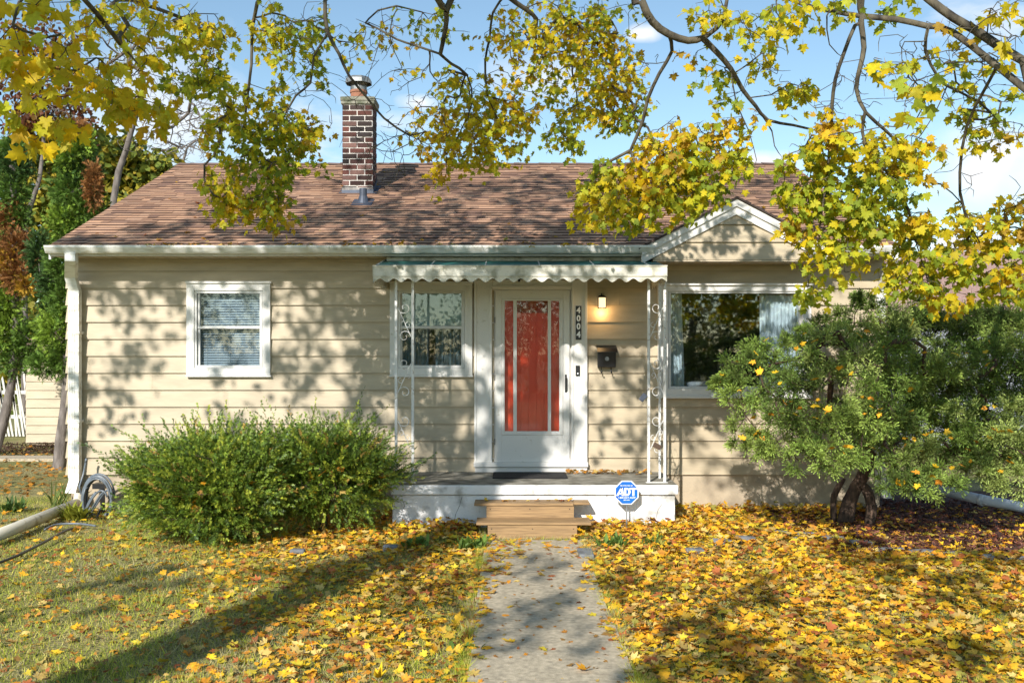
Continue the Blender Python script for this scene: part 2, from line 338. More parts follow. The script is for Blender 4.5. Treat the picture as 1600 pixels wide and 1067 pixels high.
for k in range(13):
    for xs_ in (r.uniform(-4.8, -3.6), r.uniform(-2.6, -1.4), r.uniform(1.0, 1.6), r.uniform(3.9, 4.3)):
        zc_ = ZB+(k+.5)*CH
        if r.random() < .35 or zc_ > ZT-.1 or any(h[0]-.15 < xs_ < h[1]+.15 and h[2]-.2 < zc_ < h[3]+.2 for h in holes): continue
        z0_, z1_ = ZB+k*CH+.002, ZB+(k+1)*CH-.004; e_ = .0016
        mb.add([(xs_, -.028-e_, z0_), (xs_+.0025, -.028-e_*.2, z0_), (xs_+.0025, -.004-e_*.2, z1_), (xs_, -.004-e_, z1_), (xs_-.03, -.0281, z0_), (xs_-.03, -.0041, z1_)], [(0, 1, 2, 3), (4, 0, 3, 5)])
wall = mb.build('wall', M['siding'], house)
for sx, xw in ((-1, WL), (1, WR)):                  # metal corner caps, one per board
    mb = MB(); z = ZB
    while z < ZT-.05:
        o0, o1, h = .027, .010, CH-.006; a = xw + sx*o0; b = xw + sx*o1
        mb.add([(xw-sx*.045, -o0, z-.004), (a, -o0, z-.004), (a, .045, z-.004), (xw-sx*.045, -o1, z+h), (b, -o1, z+h), (b, .045, z+h)],
               [(0, 1, 4, 3), (1, 2, 5, 4), (0, 2, 1), (3, 4, 5), (0, 3, 5, 2)])
        z += CH
    mb.build('corner_cap', M['siding'], wall)
mb = MB(); mb.box(WL+.03, WR-.03, .004, 2*RY-.02, -.2, ZB+.02)
mb.build('foundation', mask_mat('foundation_paint', (.46, .38, .27), (.26, .21, .15), 4, .25, .6, rough=.85, bump=.3), house)
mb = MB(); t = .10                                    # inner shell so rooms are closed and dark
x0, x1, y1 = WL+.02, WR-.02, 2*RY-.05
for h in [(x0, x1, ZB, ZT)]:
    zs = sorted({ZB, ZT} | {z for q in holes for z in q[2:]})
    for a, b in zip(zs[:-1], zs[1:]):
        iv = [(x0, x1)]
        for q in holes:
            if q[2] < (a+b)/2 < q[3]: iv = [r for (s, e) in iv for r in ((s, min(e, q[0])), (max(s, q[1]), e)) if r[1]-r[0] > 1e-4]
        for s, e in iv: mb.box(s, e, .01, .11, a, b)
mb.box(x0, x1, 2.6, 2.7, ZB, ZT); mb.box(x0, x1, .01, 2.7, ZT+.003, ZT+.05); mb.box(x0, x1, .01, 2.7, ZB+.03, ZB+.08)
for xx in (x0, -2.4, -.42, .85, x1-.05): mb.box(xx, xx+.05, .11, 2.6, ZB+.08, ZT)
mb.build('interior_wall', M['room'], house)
# ---- soffit, fascia, gutter
mb = MB(); mb.box(RL+.03, RR-.03, EY+.02, -.004, ZT, ZT+.02)
for i in range(66): x = RL+.1+i*.148; mb.box(x, x+.012, EY+.03, -.01, ZT-.006, ZT-.001)
mb.box(WL, WR, -.03, -.0215, ZT-.03, ZT-.002)
mb.build('soffit', M['soffit'], house)
mb = MB(); mb.box(RL+.03, RR-.03, 2*RY+.004, 2*RY+.38, ZT, ZT+.02); mb.build('soffit', M['soffit'], house)
def gutter(xa, xb, name='gutter'):
    mb = MB(); prof = [(EY+.0, 3.108), (EY-.115, 3.108), (EY-.115, 3.10), (EY-.122, 3.10), (EY-.122, 3.112), (EY-.128, 3.112), (EY-.128, 3.082), (EY-.11, 3.06), (EY-.085, 3.032), (EY-.01, 3.028), (EY-.01, 3.0), (EY+.03, 3.0), (EY+.03, 3.108)]
    prof = [(EY-.01, 3.105), (EY-.012, 3.04), (EY-.075, 3.036), (EY-.118, 3.095), (EY-.118, 3.112), (EY-.124, 3.112), (EY-.124, 3.088), (EY-.10, 3.045), (EY-.085, 3.026), (EY-.004, 3.022), (EY-.004, 3.105)]
    n = len(prof); mb.add([(xa, y, z) for y, z in prof]+[(xb, y, z) for y, z in prof], [(i, (i+1) % n, (i+1) % n+n, i+n) for i in range(n)])
    endp = [(EY-.004, 3.022), (EY-.085, 3.026), (EY-.124, 3.088), (EY-.124, 3.112), (EY-.004, 3.112)]
    for x, s in ((xa, -1), (xb, 1)):
        mb.add([(x, y, z) for y, z in endp]+[(x+s*.004, y, z) for y, z in endp], [(0, 1, 2, 3, 4), (9, 8, 7, 6, 5)]+[(i, i+5, (i+1) % 5+5, (i+1) % 5) for i in range(5)])
    k = int((xb-xa)/1.1)
    for i in range(1, k+1):
        x = xa+i*(xb-xa)/(k+1); mb.box(x, x+.008, EY-.1265, EY-.12, 3.03+.055, 3.11)
    return mb.build(name, M['gutter'], house)
GX0, GX1 = X_(1021, -.42), X_(1283, -.42)
gutter(RL+.0, GX0); gutter(GX1, RR)
mb = MB(); mb.box(RL+.02, RR-.02, EY, EY+.02, ZT-.0, 3.09); mb.build('fascia', M['trim'], house); mb = MB(); mb.box(RL+.02, RR-.02, 2*RY+.38, 2*RY+.40, ZT, 3.09); mb.build('fascia', M['trim'], house)
# ---- roof in shingle courses with tabs
def shingles(mb, P0, U, W, width_f, length, seed, course=.118, lift=.014):
    # P0 eave corner, U along eave, W up-slope unit, width_f(s)->(u0,u1) extent at slope distance s
    P0, U, W = Vector(P0), Vector(U).normalized(), Vector(W).normalized(); N = U.cross(W).normalized()
    r = random.Random(seed); s = 0; k = 0
    while s < length:
        e = min(s+course, length); u0, u1 = width_f(s); u = u0-r.uniform(0, .3)
        v0, v1 = width_f(e)
        while u < u1:
            w = r.uniform(.10, .26); a, b = max(u, u0), min(u+w, u1)
            if b-a > .005:
                a2, b2 = min(max(a, v0), v1), max(min(b, v1), v0)
                l = lift+r.uniform(-.004, .006); j = r.uniform(-.008, .004)
                c = r.choice([(.41, .23, .135), (.36, .20, .12), (.44, .255, .155), (.30, .165, .10), (.39, .23, .145), (.24, .135, .09)]); g = r.uniform(.88, 1.12)
                mb.col = tuple(x*g for x in c)
                q = [P0+U*a+W*(s+j)+N*l, P0+U*b+W*(s+j)+N*l, P0+U*b2+W*(e+.02)+N*.002, P0+U*a2+W*(e+.02)+N*.002, P0+U*a+W*(s+j), P0+U*b+W*(s+j)]
                mb.add(q, [(0, 1, 2, 3)]); mb.col = (.05, .03, .025); mb.add([q[4], q[5], q[1], q[0]], [(0, 1, 2, 3)])
            u += w
        s = e
sl_len = math.hypot(RY-EY, RZ-EZ); Wv = Vector((0, RY-EY, RZ-EZ)).normalized()
mb = MB(); shingles(mb, (RL, EY-.03, EZ-.010), (1, 0, 0), Wv, lambda s: (0, RR-RL), sl_len+.03, 1)
shingles(mb, (RR, 2*RY-EY+.03, EZ-.010), (-1, 0, 0), Vector((0, -Wv.y, Wv.z)), lambda s: (0, RR-RL), sl_len+.03, 2, course=.25)
mb.col = (.16, .10, .08)
x = RL
while x < RR:                                        # ridge caps
    b = min(x+.2, RR); h = random.uniform(.016, .026)
    mb.add([(x, RY-.14, RZ-.05+h), (b, RY-.14, RZ-.05+h-.008), (b, RY, RZ+h-.006), (x, RY, RZ+h), (x, RY+.14, RZ-.05+h), (b, RY+.14, RZ-.05+h-.008)], [(0, 1, 2, 3), (3, 2, 5, 4)])
    x = b
roof = mb.build('roof', M['shingle'], house, cols=True)
mb = MB(); mb.col = (.2, .15, .1)                     # roof deck and rake boards close the slab
for x0, x1 in ((RL+.01, RR-.01),):
    for (ya, yb, sgn) in ((EY-.01, RY, 1),):
        for mirror in (0, 1):
            f = (lambda y: 2*RY-y) if mirror else (lambda y: y)
            v = [(x0, f(ya), EZ-.025), (x1, f(ya), EZ-.025), (x1, f(yb), RZ-.02), (x0, f(yb), RZ-.02)]
            v += [(x, y, z-.06) for x, y, z in v]
            mb.add(v, [(0, 1, 2, 3), (7, 6, 5, 4), (0, 4, 5, 1), (1, 5, 6, 2), (2, 6, 7, 3), (3, 7, 4, 0)])
mb.build('roof_deck', M['twig'], roof)
mb = MB()
for x0, x1 in ((RL-.004, RL+.022), (RR-.022, RR+.004)):
    mb = MB()
    for mirror in (0, 1):
        f = (lambda y: 2*RY-y) if mirror else (lambda y: y)
        v = [(x0, f(EY), EZ-.018), (x1, f(EY), EZ-.018), (x1, f(RY), RZ-.018), (x0, f(RY), RZ-.018)]
        v += [(x, y, z-.13) for x, y, z in v]
        mb.add(v, [(0, 1, 2, 3), (7, 6, 5, 4), (0, 4, 5, 1), (1, 5, 6, 2), (2, 6, 7, 3), (3, 7, 4, 0)])
    mb.build('rake_board', M['trim'], roof)
# ---- front gable above the picture window
GY = -.43
ax, az = X_(1151, GY-.06), Z_(309, GY-.06); gl, gr = X_(1003, GY-.06), X_(1300, GY-.06); gb = Z_(386, GY-.06)
gable = MB()
bl, br_, bz = X_(1020, GY), X_(1283, GY), Z_(406, GY); sl = (az-gb)/(ax-gl)
def gl0(z): return max(bl, gl+(z-gb+.15)/sl)
def gr0(z): return min(br_, 2*ax-gl-(z-gb+.15)/sl)
siding(gl0, gr0, bz, az-.10, lambda u, o, z: (u, GY-o, z), [], gable)
gable.box(bl, br_, GY+.001, GY+.02, bz-.0, 3.05)
gab = gable.build('gable', M['siding'], house)
mb = MB(); mb.box(bl, br_, GY-.022, -.0225, bz-.022, bz-.003)
for i in range(int((br_-bl)/.148)): mb.box(bl+.05+i*.148, bl+.062+i*.148, GY, -.03, bz-.028, bz-.0225)
mb.build('gable_soffit', M['soffit'], gab)
mb = MB()
for sx in (-1, 1):
    xe = ax+sx*(ax-gl)
    for (o0, o1, yf) in ((.012, .085, GY-.065), (.085, .17, GY-.04)):
        pts = [(ax, az-o0/math.cos(.47)), (xe, gb-o0/math.cos(.47)), (xe-sx*.0, gb-o1/math.cos(.47)), (ax, az-o1/math.cos(.47))]
        if sx < 0: pts = pts[::-1]
        mb.prism(pts, yf, GY+.0)
mb.build('rake_trim', M['oldtrim'], gab)
mb = MB()
for sx in (-1, 1):
    back = EY+(az-EZ)/.4165; xe = ax+sx*(ax-gl+.04); zb_ = gb-.02
    A = Vector((ax, GY-.09, az+.004)); B = Vector((xe, GY-.09, zb_)); C_ = Vector((xe, EY+.05, zb_)); D_ = Vector((ax, back+.15, az+.004))
    U = (D_-A); Wd = (A-B).normalized(); L_ = (A-B).length
    def wf(s, L_=L_, U=U): return (0, .12+(U.length-.12)*min(1, s/L_))
    if sx < 0: shingles(mb, B, (0, 1, 0), Wd, wf, L_, 5, course=.12) if False else None
    r = random.Random(9+sx); K = 7
    for k in range(K):
        s0, s1 = k/K, (k+1)/K
        for (q0, q1) in [(i/6, (i+1)/6) for i in range(6)]:
            g = r.uniform(.7, 1.2); mb.col = (.26*g, .15*g, .11*g)
            def pt(s, q, up): 
                p = B.lerp(A, s); e = C_.lerp(D_, s); w = p.lerp(e, q); return w+Vector((0, 0, up))
            mb.add([pt(s0, q0, .02), pt(s0, q1, .02), pt(s1, q1, .006), pt(s1, q0, .006), pt(s0, q0, 0), pt(s0, q1, 0)], [(0, 1, 2, 3), (4, 5, 1, 0)])
            if q0 == 0: mb.col = (.05, .035, .03); mb.add([pt(s0, 0, -.012), pt(s0, 0, .02), pt(s1, 0, .006), pt(s1, 0, -.012)], [(0, 1, 2, 3)])
    mb.col = (.1, .07, .06); mb.add([A-Vector((0, 0, .012)), B-Vector((0, 0, .012)), C_-Vector((0, 0, .012)), D_-Vector((0, 0, .012))], [(0, 1, 2, 3)])
mb.build('gable_roof', M['shingle'], gab, cols=True)
# ---- chimney with bricks
mb = MB(); cx0, cx1 = X_(535, 2.04), X_(582.5, 2.04); cy0, cy1 = 2.04, 2.44; cz0, cz1 = 3.95, Z_(163, 2.04)
cc = (cz1-4.02)/18; r = random.Random(4)
def bcol():
    g = r.uniform(.55, 1.3); c = r.choice([(.14, .05, .04), (.17, .06, .045), (.09, .04, .035), (.24, .13, .11), (.055, .04, .038), (.05, .036, .034), (.07, .045, .04)]); return tuple(x*g*.62 for x in c)
for k in range(-2, 18):
    z0 = 4.02+k*cc; z1 = z0+cc-.016; off = .5 if k % 2 else 0
    for side in range(4):
        Ls = (cx1-cx0) if side % 2 == 0 else (cy1-cy0); bw = (Ls)/2
        for i in range(-1, 3):
            a = max((i+off)*bw, 0); b = min((i+1+off)*bw-.016, Ls)
            if b-a < .02: continue
            j = r.uniform(0, .004); mb.col = bcol()
            if side == 0: mb.box(cx0+a, cx0+b, cy0-j, cy0+.05, z0, z1)
            if side == 2: mb.box(cx0+a, cx0+b, cy1-.05, cy1+j, z0, z1)
            if side == 1: mb.box(cx1-.045, cx1+j+.001, cy0+max(a, .055), cy0+min(b, Ls-.055), z0, z1)
            if side == 3: mb.box(cx0-j-.001, cx0+.045, cy0+max(a, .055), cy0+min(b, Ls-.055), z0, z1)
chim = mb.build('chimney', M['brick'], house, cols=True)
mb = MB(); mb.box(cx0+.006, cx1-.006, cy0+.006, cy1-.006, 3.9, cz1)
mb.build('mortar', M['mortar'], chim)
mb = MB(); mb.box(cx0-.006, cx1+.006, cy0-.009, cy0+.01, 4.0, 4.02+cc*2.6); mb.build('parging', mask_mat('grey_parging', (.34, .32, .30), (.09, .085, .08), 9, .35, .6, rough=.95, bump=.8), chim)
mb = MB(); mb.box(cx0-.02, cx1+.025, cy0-.02, cy1+.025, cz1, cz1+.045); mb.box(cx0-.028, cx1+.032, cy0-.028, cy1+.032, cz1+.046, cz1+.10)
mb.add([(cx0-.02, cy0-.02, cz1+.101), (cx1+.02, cy0-.02, cz1+.101), (cx1+.02, cy1+.02, cz1+.101), (cx0-.02, cy1+.02, cz1+.101), (cx0+.12, cy0+.1, cz1+.14), (cx1-.12, cy0+.1, cz1+.14), (cx1-.12, cy1-.1, cz1+.14), (cx0+.12, cy1-.1, cz1+.14)],
       [(0, 1, 5, 4), (1, 2, 6, 5), (2, 3, 7, 6), (3, 0, 4, 7), (4, 5, 6, 7)])
mb.build('crown', M['crown'], chim, bevel=.008)
ccx, ccy, cw = X_(560.5, 2.24), 2.24, .105
mb = MB(); mb.tube([(ccx, ccy, cz1+.10), (ccx, ccy, cz1+.235)], .115, 20); mb.tube([(ccx, ccy, cz1+.205), (ccx, ccy, cz1+.24)], .125, 20)
mb.build('flue', M['clay'], chim, smooth=False)
mb = MB(); zc = cz1+.241
mb.tube([(ccx, ccy, zc), (ccx, ccy, zc+.05)], .118, 20, cap=False)
for i in range(26):
    a = i*2*math.pi/26
    for s in (-1, 1):
        b = a+s*.36; mb.tube([(ccx+.115*math.cos(a), ccy+.115*math.sin(a), zc+.045), (ccx+.115*math.cos(b), ccy+.115*math.sin(b), zc+.125)], .0028, 4)
mb.tube([(ccx, ccy, zc+.118), (ccx, ccy, zc+.13)], .118, 20)
o8 = [(.19*math.cos((i+.5)*math.pi/4), .19*math.sin((i+.5)*math.pi/4)) for i in range(8)]
mb.add([(ccx+x*1.02, ccy+y*1.02, zc+.095) for x, y in o8]+[(ccx+x, ccy+y, zc+.15) for x, y in o8]+[(ccx+x*.85, ccy+y*.85, zc+.185) for x, y in o8],
       [(i, (i+1) % 8, (i+1) % 8+8, i+8) for i in range(8)]+[(i+8, (i+1) % 8+8, (i+1) % 8+16, i+16) for i in range(8)]+[tuple(range(16, 24))])
mb.build('flue_cap', M['galv'], chim)
def rz_(y): return EZ+.4165*(y-EY)
mb = MB()
mb.add([(cx0-.05, cy0-.05, rz_(cy0-.05)+.016), (cx1+.06, cy0-.05, rz_(cy0-.05)+.016), (cx1+.06, cy1, rz_(cy1)+.016), (cx0-.05, cy1, rz_(cy1)+.016)], [(0, 1, 2, 3)])
mb.add([(cx0-.008, cy0-.010, rz_(cy0)-.02), (cx1+.008, cy0-.010, rz_(cy0)-.02), (cx1+.008, cy0-.010, rz_(cy0)+.06), (cx0-.008, cy0-.010, rz_(cy0)+.05)], [(0, 1, 2, 3)])
mb.add([(cx1+.008, cy0-.01, rz_(cy0)-.02), (cx1+.008, cy1, rz_(cy1)-.02), (cx1+.008, cy1, rz_(cy1)+.12), (cx1+.008, cy0-.01, rz_(cy0)+.08)], [(0, 1, 2, 3)])
mb.build('flashing', M['flash'], chim)
vx, vy = X_(567.5, 1.55), 1.55
mb = MB(); mb.tube([(vx, vy, rz_(vy)-.05), (vx, vy, Z_(295, 1.55))], .052, 14); mb.tube([(vx, vy, rz_(vy)-.03), (vx, vy, rz_(vy)+.09)], [.085, .058], 14)
mb.add([(vx-.14, vy-.2, rz_(vy-.2)+.02), (vx+.14, vy-.2, rz_(vy-.2)+.02), (vx+.14, vy+.12, rz_(vy+.12)+.02), (vx-.14, vy+.12, rz_(vy+.12)+.02)], [(0, 1, 2, 3)])
mb.build('vent_pipe', M['flash'], roof, smooth=False)
# ---- windows
def frame(mb, a, b, c, d, w, Yf, Yb):
    wl, wt, wr, wb = w if hasattr(w, '__len__') else (w,)*4
    mb.bxp(a, b, a+wl, d, Yf, Yb); mb.bxp(c-wr, b, c, d, Yf, Yb); mb.bxp(a+wl, b, c-wr, b+wt, Yf, Yb); mb.bxp(a+wl, d-wb, c-wr, d, Yf, Yb)
def sash_window(a, b, c, d, ga, gb, gc, gd, gm, kind):
    win = MB(); frame(win, a, b, c, d, (12, 11, 12, 11), -.055, -.004)
    win.bxp(a-1.5, b-3.5, c+1.5, b-.2, -.075, -.004)
    win.bxp(a-1, d+.2, c+1, d+3, -.065, -.004)
    w = win.build('window', M['oldtrim'], house, bevel=.003)
    mb = MB(); frame(mb, a+12.3, b+11.3, c-12.3, d-11.3, (4, 4, 4, 4), -.040, .05)
    mb.bxp(ga-3, gm-2.0, gc+3, gm+2.0, -.022, .03); frame(mb, ga-3, gb-3, gc+3, gm-2.2, (3, 3, 3, .1), -.018, .03); frame(mb, ga-3, gm+2.2, gc+3, gd+5, (3.5, .1, 3.5, 5), -.010, .03)
    mb.build('sash', M['trim'], w, bevel=.002)
    for (p0, p1) in ((gb, gm-2), (gm+2, gd)):
        g = MB(); g.bxp(ga-.5, p0-.5, gc+.5, p1+.5, .000 if p0 == gb else .006, .004 if p0 == gb else .010); g.build('pane', M['glass'], w)
    if kind == 'blind':
        bl_ = MB(); zt, zb = Z_(gb-2, .07), Z_(gd+2, .07); n = 30; xa, xb = X_(ga-3, .07), X_(gc+4, .07)
        for i in range(n):
            z = zb+(zt-zb)*i/n
            v = [(xa, .052, z), (xb, .052, z), (xb, .070, z+.024), (xa, .070, z+.024)]
            bl_.add(v+[(x, y, zz+.0015) for x, y, zz in v], [(0, 1, 2, 3), (7, 6, 5, 4), (0, 4, 5, 1), (2, 6, 7, 3)])
        for px in (ga+12, gc-12, (ga+gc)/2): bl_.box(X_(px, .06)-.0015, X_(px, .06)+.0015, .049, .051, zb, zt)
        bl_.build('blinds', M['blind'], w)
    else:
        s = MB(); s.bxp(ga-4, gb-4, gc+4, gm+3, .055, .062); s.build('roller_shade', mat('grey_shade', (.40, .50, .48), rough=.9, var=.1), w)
        cu = MB()
        for (u0, u1) in ((ga-4, ga+42), (ga+52, gc+4)):
            n = 40; x0, x1 = X_(u0, .1), X_(u1, .1); P = [(x0+(x1-x0)*i/n, .10+.018*math.sin(i*1.1)+.006*math.sin(i*2.7)) for i in range(n+1)]
            for (xa, ya), (xb, yb) in zip(P[:-1], P[1:]):
                za, zz = Z_(gd+4, .1), Z_(gm+2, .1); cu.add([(xa, ya, za), (xb, yb, za), (xb, yb, zz), (xa, ya, zz)], [(0, 1, 2, 3)])
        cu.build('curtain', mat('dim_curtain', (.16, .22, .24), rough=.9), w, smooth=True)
    return w
w1 = sash_window(291, 443, 422, 586, 312, 457, 407, 573, 511.5, 'blind'); w1['label'] = 'sash window left of the shrubs, with white blinds'
w2 = sash_window(609, 443, 738, 586, 628, 458, 721, 572, 511.5, 'shade'); w2['label'] = 'sash window under the awning with grey shade'
pw = MB(); frame(pw, 1028, 446, 1268, 618, (16, 9, 15, 11), -.055, -.004); pw.bxp(1025, 442.5, 1271, 445.8, -.085, -.004); pw.bxp(1026, 618.2, 1270, 622.5, -.075, -.004)
pwo = pw.build('picture_window', M['oldtrim'], house, bevel=.003)
mb = MB(); frame(mb, 1044.3, 455.3, 1252.7, 606.7, (4, 3, 4, 3), -.035, .05); mb.build('frame', M['trim'], pwo, bevel=.002)
mb = MB(); mb.bxp(1047.5, 457.5, 1249.5, 604.5, -.004, .004); mb.build('pane', M['bigglass'], pwo)
def curtain(u0, u1, v0, v1, taper, ripple=.018):
    cu = MB(); n = 60; rows = 10; za, zz = Z_(v1, .14), Z_(v0, .14)
    V = []
    for j in range(rows+1):
        t = j/rows; b = u1-taper*math.sin(t*math.pi*.5)**2
        for i in range(n+1):
            px = u0+(b-u0)*i/n; V.append((X_(px, .14), .14+ripple*math.sin(i*1.25+.3*t)+.006*math.sin(i*3.1), za+(zz-za)*t))
    cu.add(V, [(j*(n+1)+i, j*(n+1)+i+1, (j+1)*(n+1)+i+1, (j+1)*(n+1)+i) for j in range(rows) for i in range(n)])
    cu.build('curtain', M['curtain'], pwo, smooth=True)
curtain(1041, 1069, 454, 608, 4); curtain(1187, 1256, 461, 608, 0)
mb = MB(); mb.bxp(1070, 597, 1125, 608, .35, .7); mb.build('window_seat', mat('pale_sofa', (.35, .36, .38), rough=.9), pwo, bevel=.03)
# ---- front door group
mb = MB()
mb.bxp(743, 437, 769, 722, -.060, -.004); mb.bxp(893, 437, 917, 722, -.060, -.004); mb.bxp(769.2, 437, 892.8, 453, -.056, -.004)
mb.bxp(741, 437, 744.5, 722, -.072, -.061); mb.bxp(765, 449, 768.5, 722, -.072, -.061); mb.bxp(893.5, 449, 896.5, 722, -.072, -.061); mb.bxp(914, 437, 917.8, 722, -.072, -.061); mb.bxp(766, 446, 896, 449.5, -.070, -.057)
mb.bxp(740, 722.3, 919, 729.5, -.10, -.004); mb.bxp(742, 729.8, 917.5, 737.5, -.07, -.004)
frame(mb, 768.6, 449.6, 896.4, 722, (14, 12, 14, 3), -.006, .064)
casing = mb.build('door_casing', M['oldtrim'], house, bevel=.003)
door = MB(); frame(door, 774, 453.5, 890, 721.5, (10, 13, 10, 42), -.045, -.008)
frame(door, 784.5, 467, 879.5, 679, (3, 3, 3, 3), -.054, -.0455)
for a, b in ((802, 807.5), (856, 861)): door.bxp(a, 469, b, 676, -.050, -.010)
frame(door, 784.2, 466.7, 879.8, 679.3, (4.4, 3.2, 6, 5.6), -.044, -.010)
dob = door.build('storm_door', M['oldtrim'], house, bevel=.002)
for a, b in ((788, 802.5), (807, 856.5), (860.5, 874)):
    g = MB(); g.bxp(a, 469, b, 675, -.026, -.021); g.build('pane', M['doorglass'], dob)
mb = MB(); hx, hy = X_(884.5, -.09), -.085
mb.tube([(hx, -.046, Z_(589, -.06)), (hx, hy, Z_(590, -.07)), (hx, hy-.004, Z_(600, -.08)), (hx, hy, Z_(608, -.07)), (hx, -.046, Z_(609, -.06))], [.010, .012, .009, .010, .008], 8)
mb.box(hx-.011, hx+.011, -.052, -.044, Z_(613, -.05), Z_(585, -.05)); mb.build('handle', M['black'], dob, bevel=.003)
for z in (Z_(500, -.05), Z_(590, -.05), Z_(690, -.05)): mb = MB(); mb.tube([(X_(773, -.05), -.05, z-.035), (X_(773, -.05), -.05, z+.035)], .007, 8); mb.build('hinge', M['galv'], dob)
mb = MB(); mb.bxp(770, 449, 896, 738, .075, .11)
for i in range(9): px = 778+i*12; mb.bxp(px+.5, 470, px+11.5, 730, .068, .0745)
ent = mb.build('front_door', M['red'], house, bevel=.002)
mb = MB(); mb.bxp(803, 468, 859, 489, .058, .0675); frm = mb.build('door_window', M['glass'], ent)
# ---- awning
AYf = -1.16; aw = MB(); ax0, ax1 = X_(583, AYf), X_(1042, AYf); zt, zbk = Z_(417.5, AYf), 3.0
bands = 9
for i in range(bands):                               # roof pans from wall to front
    t0, t1 = i/bands, (i+1)/bands; yA = -.03+(AYf+.03)*t0; yB = -.03+(AYf+.03)*t1
    zA = zbk+(zt-zbk)*t0; zB = zbk+(zt-zbk)*t1-.004
    aw.add([(ax0, yA, zA), (ax1, yA, zA), (ax1, yB, zB), (ax0, yB, zB)]+[(x, y, z-.012) for x, y, z in [(ax0, yA, zA), (ax1, yA, zA), (ax1, yB, zB), (ax0, yB, zB)]],
           [(0, 3, 2, 1), (4, 5, 6, 7), (0, 1, 5, 4), (1, 2, 6, 5), (2, 3, 7, 6), (3, 0, 4, 7)])
awn = aw.build('awning', M['awngreen'], house)
mb = MB(); x = ax0
while x < ax1:                                       # raised white ribs
    b = min(x+.012, ax1)
    for (ya, yb) in ((-.03, AYf),): mb.add([(x, ya, zbk+.012), (b, ya, zbk+.012), (b, yb, zt+.008), (x, yb, zt+.008), (x, ya, zbk-.0), (b, ya, zbk), (b, yb, zt-.004), (x, yb, zt-.004)], [(0, 3, 2, 1), (0, 1, 5, 4), (1, 2, 6, 5), (2, 3, 7, 6), (3, 0, 4, 7)])
    x += .60
mb.box(ax0+.03, ax1-.1, -.28, -.03, 2.94, 3.022)
mb.build('awning_rib', M['awnwhite'], awn)
def scallop(P0, P1, ztop, zbot, amp, pitch, thick, mb):
    P0, P1 = Vector(P0), Vector(P1); L = (P1-P0).length; U = (P1-P0)/L; N = Vector((U.y, -U.x, 0))*thick; n = int(L/pitch*8)
    V = []
    for i in range(n+1):
        s = L*i/n; z = zbot+amp*abs(math.sin(math.pi*s/pitch))**.8 if False else zbot+amp*(.5-.5*math.cos(2*math.pi*s/pitch))
        p = P0+U*s; V += [(p.x, p.y, ztop), (p.x, p.y, z), (p.x+N.x, p.y+N.y, ztop), (p.x+N.x, p.y+N.y, z)]
    Fc = []
    for i in range(n):
        a = i*4; b = a+4; Fc += [(a, a+1, b+1, b), (a+2, b+2, b+3, a+3), (a+1, a+3, b+3, b+1), (a, b, b+2, a+2)]
    mb.add(V, Fc)
mb = MB(); z1_, z2_, z3_ = Z_(417, AYf), Z_(431.5, AYf), Z_(441, AYf)
mb.box(ax0, ax1, AYf-.012, AYf, z2_+.002, z1_+.006); mb.box(ax0-.004, ax1+.004, AYf-.020, AYf-.0125, z2_-.002, z2_+.008); mb.box(ax0-.004, ax1+.004, AYf-.022, AYf, z1_+.006, z1_+.016)
scallop((ax0, AYf-.006, 0), (ax1, AYf-.006, 0), z2_-.002, z3_, .040, .152, .003, mb)
for xs in (ax0, ax1):
    mb.box(xs-.006, xs+.006, AYf+.001, -.03, z2_+.002, z1_+.004)
    scallop((xs, AYf, 0), (xs, -.03, 0), z2_+.002, z3_-.01, .040, .152, .003, mb)
    mb.add([(xs, AYf, z1_+.004), (xs, -.03, z1_+.004), (xs, -.03, zbk)], [(0, 1, 2)])
mb.build('scalloped_valance', M['awnwhite'], awn)
mb = MB()
for i in range(7): x = ax0+.2+i*(ax1-ax0-.4)/6; mb.add([(x, -.05, zbk-.03), (x+.02, -.05, zbk-.03), (x+.02, AYf+.02, zt-.03), (x, AYf+.02, zt-.03)], [(0, 1, 2, 3)])
mb.build('awning_strut', M['galv'], awn)
# ---- downspout
dsp = MB(); Yd = -.10
def rect_pipe(mb, pts, wx, wy):
    V = []; 
    for (x, y, z) in pts: V += [(x-wx, y-wy, z), (x+wx, y-wy, z), (x+wx, y+wy, z), (x-wx, y+wy, z)]
    Fc = [(i*4+k, i*4+(k+1) % 4, i*4+4+(k+1) % 4, i*4+4+k) for i in range(len(pts)-1) for k in range(4)]+[(3, 2, 1, 0), tuple(len(V)-4+k for k in range(4))]
    mb.add(V, Fc)
dx = X_(117.5, Yd)
rect_pipe(dsp, [(X_(111.5, EY-.07), EY-.065, 3.03), (X_(111.5, EY-.07), EY-.065, 2.93), (dx-.02, Yd-.06, 2.76), (dx, Yd, 2.62), (dx, Yd, Z_(760, Yd)), (dx, Yd, .36), (dx-.02, Yd-.05, .22)], .062, .042)
for k in (-1, 0, 1): dsp.box(dx-.036+k*.03, dx-.026+k*.03+.01, Yd-.046, Yd-.041, .4, 2.6)
for z in (2.1, 1.05): dsp.box(dx-.072, dx+.072, Yd-.049, Yd+.09, z, z+.03)
ds = dsp.build('downspout', M['gutter'], house, bevel=.008)
mb = MB(); rect_pipe(mb, [(X_(1395, -.45), EY-.065, 3.03), (X_(1395, -.45), EY-.065, 2.95), (WR-.06, Yd, 2.62), (WR-.06, Yd, .3), (WR, Yd-.05, .16)], .05, .04); mb.build('downspout', M['gutter'], house, bevel=.008)
